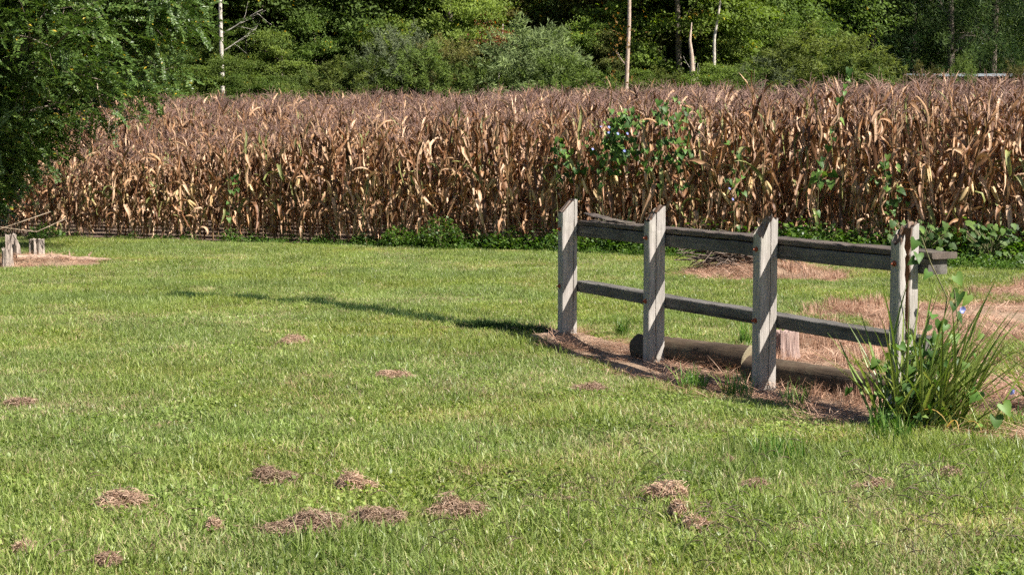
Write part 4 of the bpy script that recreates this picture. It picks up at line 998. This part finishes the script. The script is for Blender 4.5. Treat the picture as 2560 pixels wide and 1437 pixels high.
b = B(); P = np.array([(-0.03, 0, -0.02), (-0.01, 0, 0.15), (0.0, 0, 0.2), (0.01, 0, 0.24)]); V, F_ = strip(P + np.array([0.05, 0, 0]) * np.array([[1], [0.4], [0], [-0.2]]), np.array([0.05, 0.04, 0.03, 0.02]), np.array([1.0, 0, 0]), 0.5); b.add(V, F_); b.add(V + np.array([0, 0.025, 0]), F_[:, ::-1]); b.obj("slab", M['greystump'], t, False)
# rotting grey trunk half buried in the mulch
t = thing("rotting_trunk", "low rotting pale trunk lying in mulch right of the stumps", "log", (-6.75, 21.75, h1(-6.7, 21.75) - 0.04), R(18))
b = B(); xs = np.linspace(0, 1.25, 12); P = np.stack([xs, 0.03 * np.sin(xs * 4), 0.05 - 0.03 * xs], 1); b.tube(P, np.interp(xs, [0, 0.6, 1.25], [0.075, 0.06, 0.02]) * (1 + 0.15 * rng.normal(size=12)), 11); b.obj("trunk", M['rotwood'], t, False)
for s_ in (0.45, 0.7, 0.95):
    b = B(); limb(b, (s_, 0, 0.07), (0.3 * rng.normal(), -0.1, 1), 0.08, 0.016, 5, 3, 0.2); b.obj("knot_stub", M['rotwood'], t, False)

# brush pile behind the fence
t = thing("brush_pile", "heap of dark dry sticks on the mulch mound behind the fence", "brush pile", (2.78, 20.1, h1(2.78, 20.1)))
for k in range(120):
    a = rng.normal() * 0.5 + math.pi * (k % 2); b = B()
    p0 = (rng.normal() * 0.17, rng.normal() * 0.12, 0.02 + 0.24 * rng.random())
    limb(b, p0, (math.cos(a), math.sin(a) * 0.5, 0.22 * rng.normal()), 0.25 + 0.4 * rng.random(), 0.006 + 0.012 * rng.random(), 4, 4, 0.4, 0.15, 0.4)
    b.obj("stick", M['brush'], t, False)

# ------------------------------------------------------------------ clumps of raked dead grass on the lawn
def clump(label, x, y, w, hh):
    t = thing("dead_grass_clump", label, "grass clump", (x, y, h1(x, y) + 0.04), 0, "clumps of dead mown grass on the lawn")
    n = int(700 + 6000 * w); m = 6
    ax = w * 0.5; ay = min(0.11, w * 0.42)
    nl = 1 if w < 0.1 else int(rng.integers(2, 5)); lc = np.stack([ax * (rng.random(nl) - 0.5), 0.6 * ay * (rng.random(nl) - 0.5)], 1) if nl > 1 else np.zeros((1, 2)); lr = (0.6 + 0.4 * rng.random(nl)) if nl > 1 else np.array([1.0])
    li = rng.integers(0, nl, n); a = rng.random(n) * 6.283; rr = np.sqrt(rng.random(n))
    cx = lc[li, 0] + lr[li] * ax * rr * np.cos(a); cyy = lc[li, 1] + lr[li] * ay * rr * np.sin(a); stray = rng.random(n) < 0.06; cx = np.where(stray, cx * 1.5, cx); rr = np.where(stray, 0.97, rr)
    hill = np.clip(1.5 * vnoise(cx + x * 7, cyy + y * 7, 16, 41) - 0.15, 0.08, 1.2) * np.clip(1 - rr ** 2, 0, 1) ** 0.4
    ok = vnoise(cx + x * 3, cyy + y * 3, 20, 42) > 0.3 * rr; cx = np.where(ok, cx, cx * 0.5); hill = np.where(ok, hill, hill * 0.7)
    hh *= 1.15; cz = hh * hill * (0.45 + 0.55 * rng.random(n)) - 0.01
    az = rng.random(n) * 6.283; ln = (0.03 + 0.07 * rng.random(n)) * min(1.0, 0.4 + w * 3.5)
    s = np.linspace(-0.5, 0.5, m)[None]
    bend = rng.normal(size=(n, 1)) * 1.7
    th = az[:, None] + bend * s * 2
    ds = ln[:, None] / (m - 1)
    X = cx[:, None] + np.cumsum(np.cos(th) * ds, 1) - ln[:, None] * 0.4 * np.cos(az)[:, None]; Y = cyy[:, None] + np.cumsum(np.sin(th) * ds, 1) - ln[:, None] * 0.4 * np.sin(az)[:, None]
    Z = cz[:, None] - 0.9 * hh * (s * 2) ** 2 * rng.random((n, 1)) * 0.6 + 0.012 * rng.normal(size=(n, 1)) * s * 2
    P = np.stack([X, Y, Z], -1)
    side = nrm(np.stack([-np.sin(az), np.cos(az), rng.normal(size=n)], 1))
    V, F = ribbons(P, np.full((n, m), 0.0014), side)
    new_coll_obj("strand_mat", make_mesh("strand_mat", V, [F], np.repeat(np.clip(0.15 + 0.75 * rng.random(n), 0, 1), m * 2), [M['hay']]), t)
for x, y, w, hh, lab in [
    (-1.13, 7.49, 0.16, 0.06, "brown clump of dead grass, left of the rounded middle one"), (-0.7, 7.32, 0.16, 0.065, "rounded dead grass clump above the long low one"),
    (-1.75, 6.95, 0.17, 0.055, "dead grass clump farthest left in the foreground lawn"), (-0.8, 6.47, 0.3, 0.06, "long low ridge of dead grass, largest clump on the lawn"),
    (-0.56, 6.61, 0.19, 0.07, "dead grass clump at the right end of the long ridge"), (-0.23, 6.76, 0.19, 0.085, "plump mound of dead grass right of the long ridge"),
    (0.71, 7.15, 0.17, 0.07, "dead grass clump in the right foreground lawn"), (-1.75, 12.89, 0.23, 0.06, "dead grass clump far back below the dark shadow line"),
    (-0.81, 10.75, 0.2, 0.045, "flat dead grass clump in the middle of the lawn"), (0.5, 10.35, 0.16, 0.03, "thin flat dead grass clump left of the third fence post"),
    (-1.24, 6.52, 0.04, 0.04, "tiny dead grass tuft left of the long ridge"), (-1.9, 6.15, 0.06, 0.04, "small dead grass clump in the lower left corner"),
    (-1.53, 5.93, 0.07, 0.035, "dead grass clump on the lower edge of the picture"), (0.72, 6.79, 0.05, 0.05, "narrow dead grass tuft below the right foreground clump"),
    (0.78, 6.6, 0.09, 0.035, "flat brown clump under the narrow tuft"), (1.13, 7.27, 0.1, 0.04, "small brown clump right of the right foreground clump"),
    (1.67, 7.32, 0.12, 0.035, "flat dead grass clump below the strap leaved plant"), (2.09, 7.54, 0.1, 0.045, "small reddish clump near the right edge of the lawn"),
    (-3.04, 9.78, 0.14, 0.03, "thin dead grass clump at the left edge of the lawn"), (1.08, 7.87, 0.05, 0.03, "tiny brown tuft in the lawn below the third fence post")]:
    clump(lab, x, y, w, hh)

# ------------------------------------------------------------------ long grass tufts and seed stalks
def tuft(label, x, y, n, lmin, lmax, lean, name="grass_tuft", m='tuft', rad=0.05, wid=(0.004, 0.008)):
    me = blade_patch(n, rad, lmin, lmax, wid[0], wid[1], lean, [M[m]])
    t = thing(name, label, "grass tuft", (x, y, h1(x, y)), rng.random() * 6)
    new_coll_obj("blade_tuft", me, t)
tuft("dark green grass tuft behind the first fence post", 0.93, 13.45, 110, 0.12, 0.3, 0.9)
tuft("bright green grass tuft in front of the long shadow between posts two and three", 1.2, 10.55, 120, 0.1, 0.22, 0.8, rad=0.09)
tuft("green grass tuft just left of the third post's foot", 1.45, 10.25, 90, 0.1, 0.25, 0.9, rad=0.1)
tuft("green grass tuft right of the third post's foot", 1.78, 9.95, 80, 0.08, 0.2, 0.9, rad=0.1)
tuft("upright bright tuft behind the thick log", 1.9, 13.0, 80, 0.12, 0.26, 0.5)
tuft("grass tuft at the lower edge of the straw below the plant", 2.05, 8.55, 110, 0.1, 0.24, 0.7, rad=0.12)
tuft("small green tuft in the straw at the right edge", 3.0, 9.2, 90, 0.06, 0.16, 0.9, rad=0.12)
tuft("tall lawn tuft in the right foreground below the plant", 1.35, 8.0, 130, 0.1, 0.22, 0.6, rad=0.14)
def build_seed_stalks():
    b = B()
    for k in range(150):
        y = 5.7 + 2.0 * rng.random() ** 1.4; x = 0.34 * y * (-0.25 + 1.25 * rng.random() ** 0.8)
        if rng.random() < 0.12: x = -0.3 * y * rng.random()
        a = rng.random() * 6.28; ln = 0.16 + 0.2 * rng.random(); s = np.linspace(0, 1, 8)
        ang = 0.15 + 0.5 * rng.random() + (0.1 + 1.1 * rng.random() ** 2) * s
        h_ = np.concatenate([[0], np.cumsum(np.sin(ang[:-1]) * ln / 7)]); v_ = np.concatenate([[0], np.cumsum(np.cos(ang[:-1]) * ln / 7)])
        z0 = h1(x, y); P = np.stack([x + h_ * math.cos(a), y + h_ * math.sin(a), z0 + v_], 1)
        dark = rng.random() < 0.4
        b.tube(P, 0.0014, 3, 0.3 + 0.5 * rng.random(), False, 0)
        for q in range(int(rng.integers(1, 4))):                    # seed spikes near the tip
            i0 = 5 + q % 3; a2 = a + rng.normal() * 0.7; s2 = np.linspace(0, 1, 5); l2 = 0.05 + 0.05 * rng.random()
            Q = P[i0] + np.stack([l2 * s2 * math.cos(a2), l2 * s2 * math.sin(a2), 0.03 * s2 - 0.05 * s2 ** 2], 1)
            b.tube(Q, np.array([0.001, 0.0018, 0.002, 0.0018, 0.0008]), 4, 0.1 if dark else 0.45, False, 1)
    m2 = leaf_mat('seed_spike', [(0, (0.05, 0.035, 0.025)), (1, (0.26, 0.19, 0.1))], 0.1, 0.6)
    m1 = leaf_mat('seed_stalk', [(0, (0.12, 0.14, 0.04)), (1, (0.33, 0.3, 0.12))], 0.1, 0.5)
    o = b.obj("seed_stalk_cover", [m1, m2]); tag(o, "thin arching grass stalks with dark seed spikes in the foreground", "seed stalks", kind="stuff")
build_seed_stalks()

# ------------------------------------------------------------------ strap leaved plant at the last post
def strap_leaf(ln, a0, curl, w, tint, kink=None):
    n = 9; s = np.linspace(0, 1, n); ang = a0 + curl * s ** 1.6
    if kink: ang = ang + np.where(s > kink, 1.7, 0)
    ds = ln / (n - 1); h_ = np.concatenate([[0], np.cumsum(np.sin(ang[:-1]) * ds)]); v_ = np.concatenate([[0], np.cumsum(np.cos(ang[:-1]) * ds)])
    P = np.stack([h_, 0.015 * np.sin(s * 3), v_], 1)
    V, F = strip(P, w * np.interp(s, [0, 0.15, 0.6, 1], [0.7, 1, 0.85, 0.05]), np.array([0, 1.0, 0]), 0.5)
    return make_mesh("strap_leaf", V, [F], np.full(len(V), tint), [M['strap']])
SL = [strap_leaf(0.45 + 0.35 * rng.random(), 0.05 + 0.15 * rng.random(), 0.1 + 0.5 * rng.random(), 0.0065 + 0.004 * rng.random(), 0.2 + 0.6 * rng.random(), (0.6 if k in (3, 9) else None)) for k in range(14)]
SY = [strap_leaf(0.4, 0.5, 1.6, 0.007, 1.0), strap_leaf(0.35, 0.7, 1.3, 0.007, 0.93)]
def strap_plant(label, x, y, n, bias, spread, rad=0.12, sc=1.0, yellow=4):
    t = thing("strap_leaved_plant", label, "plant", (x, y, h1(x, y)))
    for k in range(n):
        me = SL[rng.integers(14)] if k >= yellow else SY[k % 2]
        o = new_coll_obj("leaf", me, t)
        fan = rng.random() < 0.62
        a = bias + rng.normal() * spread if fan else rng.random() * 6.28
        o.location = (rad * rng.normal() * 0.8, rad * rng.normal() * 0.45, -0.01)
        o.rotation_euler = (rng.normal() * 0.08, (0.1 + 0.75 * rng.random()) if fan else 0.8 * rng.random() ** 1.5, a); s_ = sc * (0.75 + 0.45 * rng.random()); o.scale = (s_, s_, s_)
strap_plant("clump of long green strap leaves in front of the rotten fence post", 2.33, 9.02, 210, 0.15, 0.6, 0.15, 1.12, 8)
strap_plant("strap leaved plant entering from the right edge in the straw", 3.42, 9.6, 60, 2.9, 0.7, yellow=2)

# ------------------------------------------------------------------ vines
def heart_leaf(sz, tint):
    pts = [(0, 0), (-0.22, 0.3), (-0.1, 0.52), (0.2, 0.5), (0.55, 0.3), (1.0, 0.0)]
    up_ = [(x, y) for x, y in pts]; V = []; rib = [(0.05, 0), (0.05, 0), (0.12, 0), (0.3, 0), (0.6, 0), (1.0, 0)]
    for (x, y), (rx, _) in zip(up_, rib): V.append((x, y, 0.35 * y - 0.2 * max(0, x) ** 2)); V.append((rx, 0, -0.15 * rx ** 2)); V.append((x, -y, 0.35 * y - 0.2 * max(0, x) ** 2))
    V = np.array(V) * sz; F = []
    for i in range(5): a = i * 3; F += [(a, a + 1, a + 4, a + 3), (a + 1, a + 2, a + 5, a + 4)]
    return make_mesh("leaf", V + 0.002 * sz * rng.normal(size=V.shape), [np.array(F)], np.full(len(V), tint), [M['vine']])
HL = [heart_leaf(1.0, t_) for t_ in (0.05, 0.2, 0.35, 0.5, 0.6, 0.75, 0.95)]
def flower_mesh():
    k = 12; th = np.linspace(0, 2 * np.pi, k, endpoint=False); V = [(0, 0, -0.8)]; V = [(0.12 * math.cos(a), 0.12 * math.sin(a), -0.7) for a in th] + [(0.45 * math.cos(a), 0.45 * math.sin(a), -0.12) for a in th] + [((0.95 + 0.06 * math.cos(5 * a)) * math.cos(a), (0.95 + 0.06 * math.cos(5 * a)) * math.sin(a), 0.06) for a in th]
    F = [(r_ * k + j, r_ * k + (j + 1) % k, (r_ + 1) * k + (j + 1) % k, (r_ + 1) * k + j) for r_ in range(2) for j in range(k)]
    return make_mesh("flower", np.array(V), [np.array(F)], np.array([1.0] * k + [0.8] * k + [0.15] * k), [M['flower']])
FM = flower_mesh()
def facing(o, toward, sp=0.6):
    d = Vector(toward) + Vector(rng.normal(size=3) * sp); d.normalize(); return d
def put_leaf(t, p, size, toward, sp=0.5, meshes=HL, roll=None):
    o = new_coll_obj("leaf", meshes[rng.integers(len(meshes))], t)
    nd = facing(o, toward, sp); down = Vector((rng.normal() * 0.5, rng.normal() * 0.5, -1)); xd = (down - nd * down.dot(nd)).normalized(); yd = nd.cross(xd)
    o.matrix_local = Matrix.Translation(Vector(p)) @ Matrix((xd, yd, nd)).transposed().to_4x4() @ Matrix.Scale(size, 4)
def put_flower(t, p, size, toward):
    o = new_coll_obj("flower", FM, t); o.matrix_local = Matrix.Translation(Vector(p)) @ facing(o, toward, 0.3).to_track_quat('Z', 'Y').to_matrix().to_4x4() @ Matrix.Scale(size, 4)
TW = (0.25, -0.8, 0.55)
def corn_vine(label, u0, blobs, strands, nleaf, nfl, size):
    x, y = corn_xy(u0, 0.0); t = thing("morning_glory_vine", label, "vine", (x, y, h1(x, y)), math.atan2(CT[1], CT[0]))
    b = B()
    for S in strands:
        S = np.array(S, float); b.tube(S, 0.004, 4, 0.5, False)
    b.obj("stem", M['vinestem'], t)
    tw = Vector(TW); tw.rotate(Euler((0, 0, -math.atan2(CT[1], CT[0]))))
    w = np.array([bb[4] for bb in blobs]); w = w / w.sum()
    for k in range(nleaf):
        c = blobs[rng.choice(len(blobs), p=w)]; p = (c[0] + rng.normal() * c[2], -0.2 + 0.4 * rng.random(), c[1] + rng.normal() * c[3])
        put_leaf(t, p, size * (0.7 + 0.6 * rng.random()), tw)
    for S in strands:
        S = np.array(S)
        for q in np.linspace(0, len(S) - 1.01, len(S) * 3):
            i = int(q); p = S[i] * (1 - q + i) + S[i + 1] * (q - i); put_leaf(t, p + rng.normal(size=3) * 0.03, size * (0.6 + 0.5 * rng.random()), tw)
    for k in range(nfl):
        c = blobs[rng.choice(len(blobs), p=w)]; put_flower(t, (c[0] + rng.normal() * c[2], -0.28, c[1] + rng.normal() * c[3]), 0.02, tw)
corn_vine("large vine with blue flowers climbing the corn behind the fence", 1.95, [(-0.3, 1.6, 0.2, 0.22, 4), (-0.12, 1.95, 0.12, 0.16, 2), (0.7, 1.55, 0.17, 0.22, 2.5), (-1.1, 1.6, 0.09, 0.16, 1), (-0.95, 1.2, 0.14, 0.15, 0.8), (0.55, 2.05, 0.12, 0.1, 0.7), (0.2, 1.4, 0.4, 0.18, 1.0)],
          [[(0.55, -0.1, 0), (0.5, -0.15, 1.2), (0.55, -0.2, 2.2), (0.75, -0.25, 2.35), (1.0, -0.25, 2.2), (1.15, -0.25, 2.0)], [(-0.35, -0.1, 0), (-0.4, -0.18, 1.0), (-0.2, -0.2, 1.8), (-0.05, -0.2, 2.2)], [(-1.1, -0.1, 0), (-1.15, -0.15, 1.0), (-1.1, -0.2, 1.75)]], 285, 7, 0.088)
corn_vine("single vine strand climbing to the corn tops right of the fence middle", 5.1, [(-0.25, 1.25, 0.08, 0.1, 1)], [[(-0.3, -0.1, 0), (-0.25, -0.2, 1.2), (-0.05, -0.25, 1.7), (0.05, -0.25, 2.2), (0.1, -0.2, 2.55), (0.2, -0.2, 2.66)]], 12, 0, 0.105)
corn_vine("short leafy vine on the corn above the rotten post", 5.85, [(-0.1, 1.25, 0.14, 0.15, 1), (0.0, 0.9, 0.1, 0.12, 1)], [[(0, -0.1, 0), (0.0, -0.2, 0.9), (-0.1, -0.2, 1.45)]], 26, 0, 0.1)
corn_vine("small vine with two blue flowers right of the large one", 3.6, [(0.0, 1.2, 0.1, 0.25, 1)], [[(0, -0.1, 0), (0.02, -0.2, 0.9), (0.05, -0.2, 1.7)]], 14, 2, 0.09)
corn_vine("small green vine low on the corn in the left third", -5.1, [(0.0, 0.95, 0.05, 0.12, 1)], [[(0, -0.1, 0), (0.02, -0.2, 0.6), (0.0, -0.2, 1.15)]], 8, 0, 0.085)
# vine on the last post
t = thing("post_vine", "heart leaved vine with pale blue flowers on the rotten fence post", "vine", (2.4, 9.2, h1(2.4, 9.2)))
b = B(); St = np.array([(-0.05, -0.05, 0), (0.02, -0.1, 0.25), (0.06, -0.08, 0.5), (0.1, -0.05, 0.75), (0.0, -0.05, 0.95), (-0.06, -0.06, 1.1)]); b.tube(St, 0.004, 5, 0.5, False)
b.tube(np.array([(0.06, -0.1, 0), (0.1, -0.12, 0.3), (0.16, -0.1, 0.55), (0.13, -0.08, 0.8)]), 0.004, 5, 0.5, False); b.obj("stem", M['vinestem'], t)
for p in [(-0.09, -0.05, 1.08), (-0.08, -0.07, 1.0), (-0.1, -0.08, 0.97), (-0.02, -0.08, 0.9), (0.16, 0.0, 0.87), (0.13, -0.05, 0.78), (0.17, -0.05, 0.77), (0.22, -0.03, 0.76), (0.13, -0.08, 0.72), (0.15, -0.08, 0.65), (0.05, -0.1, 0.62), (0.0, -0.12, 0.66), (-0.02, -0.12, 0.6), (0.08, -0.1, 0.6), (0.28, -0.1, 0.55), (0.12, -0.12, 0.54), (0.02, -0.14, 0.55)]:
    put_leaf(t, p, 0.052 + 0.022 * rng.random(), (0.2, -0.9, 0.35), 0.3)
for k in range(115): put_leaf(t, (rng.normal() * 0.17 - 0.1, -0.2 + rng.normal() * 0.1, 0.03 + 0.5 * rng.random() ** 1.3), 0.035 + 0.025 * rng.random(), (0.2, -0.8, 0.5), 0.6)
for p in [(0.32, -0.3, 0.1), (0.36, -0.3, 0.17), (0.2, -0.35, 0.25), (-0.25, -0.3, 0.06), (-0.3, -0.25, 0.1), (-0.22, -0.33, 0.03)]: put_leaf(t, p, 0.08, (0.2, -0.8, 0.5), 0.3)
put_flower(t, (0.19, -0.05, 0.68), 0.022, (0.4, -0.8, 0.4)); put_flower(t, (0.41, -0.3, 0.24), 0.02, (-0.6, -0.3, 0.7))

# ------------------------------------------------------------------ larger weeds at the field edge
def lobed_leaf(tint):
    k = 22; th = np.linspace(-2.7, 2.7, k); r_ = 0.42 + 0.24 * np.abs(np.cos(th * 1.5)) + 0.06 * (np.arange(k) % 2)
    V = [(0.0, 0, 0)] + [(0.45 + r_[i] * math.cos(th[i]), r_[i] * math.sin(th[i]) * 0.9, -0.18 * r_[i] ** 2 + 0.02 * math.sin(th[i] * 5)) for i in range(k)] + [(0.45, 0, 0.04)]
    F = [(k + 1, i, i + 1) for i in range(1, k)] + [(k + 1, 0, 1), (k + 1, k, 0)]
    return make_mesh("leaf", np.array(V), [np.array(F)], np.full(k + 2, tint), [M['bigweed']])
LL = [lobed_leaf(t_) for t_ in (0.1, 0.35, 0.55, 0.75, 0.95)]
def big_weed(label, u, v, n, rad, hh, size):
    x, y = corn_xy(u, v); t = thing("broad_leaved_weed", label, "weed", (x, y, h1(x, y)))
    b = B(); pos = []
    for k in range(n):
        a = rng.random() * 6.28; r_ = rad * math.sqrt(rng.random()); p = np.array([r_ * math.cos(a), r_ * math.sin(a), hh * (0.25 + 0.75 * rng.random())]); pos.append(p)
        b.tube(np.array([(0, 0, 0), p * np.array([0.4, 0.4, 0.6]), p]), 0.005, 4, 0.5, False)
    b.obj("stem", M['vinestem'], t)
    for p in pos: put_leaf(t, p, size * (0.65 + 0.6 * rng.random()), (0.3, -0.75, 0.6), 0.4, LL)
big_weed("broad lobed green weed left behind the protruding rail end", 6.35, -0.5, 85, 0.45, 0.6, 0.085)
big_weed("broad lobed green weed at the right edge of the picture", 7.25, -0.4, 75, 0.4, 0.6, 0.09)
def bushy_weed(label, u, v, rad, hh, n):
    x, y = corn_xy(u, v); t = thing("bushy_weed", label, "weed", (x, y, h1(x, y)))
    V, F, tt = weed_patch(n, rad, hh, 0.055, 0.018, None); new_coll_obj("foliage", make_mesh("foliage", V, [F], tt, [M['weed']]), t)
    b = B()
    for k in range(9): a = rng.random() * 6.28; limb(b, (0, 0, -0.02), (0.6 * math.cos(a), 0.6 * math.sin(a), 1), hh * 0.9, 0.006, 4, 4)
    b.obj("stem", M['vinestem'], t)
bushy_weed("bushy bright green weed at the corn's foot left of the fence", -1.1, -0.3, 0.36, 0.55, 1000)
bushy_weed("low dark bushy weed left of the brightest one at the corn's foot", -1.9, -0.15, 0.3, 0.38, 700)
bushy_weed("bushy weed seen through the first gap of the fence", 1.0, -0.25, 0.4, 0.4, 900)
bushy_weed("bushy weed seen above the rail between posts three and four", 4.9, -0.2, 0.5, 0.55, 1100)
bushy_weed("bushy weed just left of the rotten post", 5.6, -0.6, 0.4, 0.35, 800)
bushy_weed("small weed under the overhanging tree near the stumps", -8.6, -0.6, 0.3, 0.3, 500)
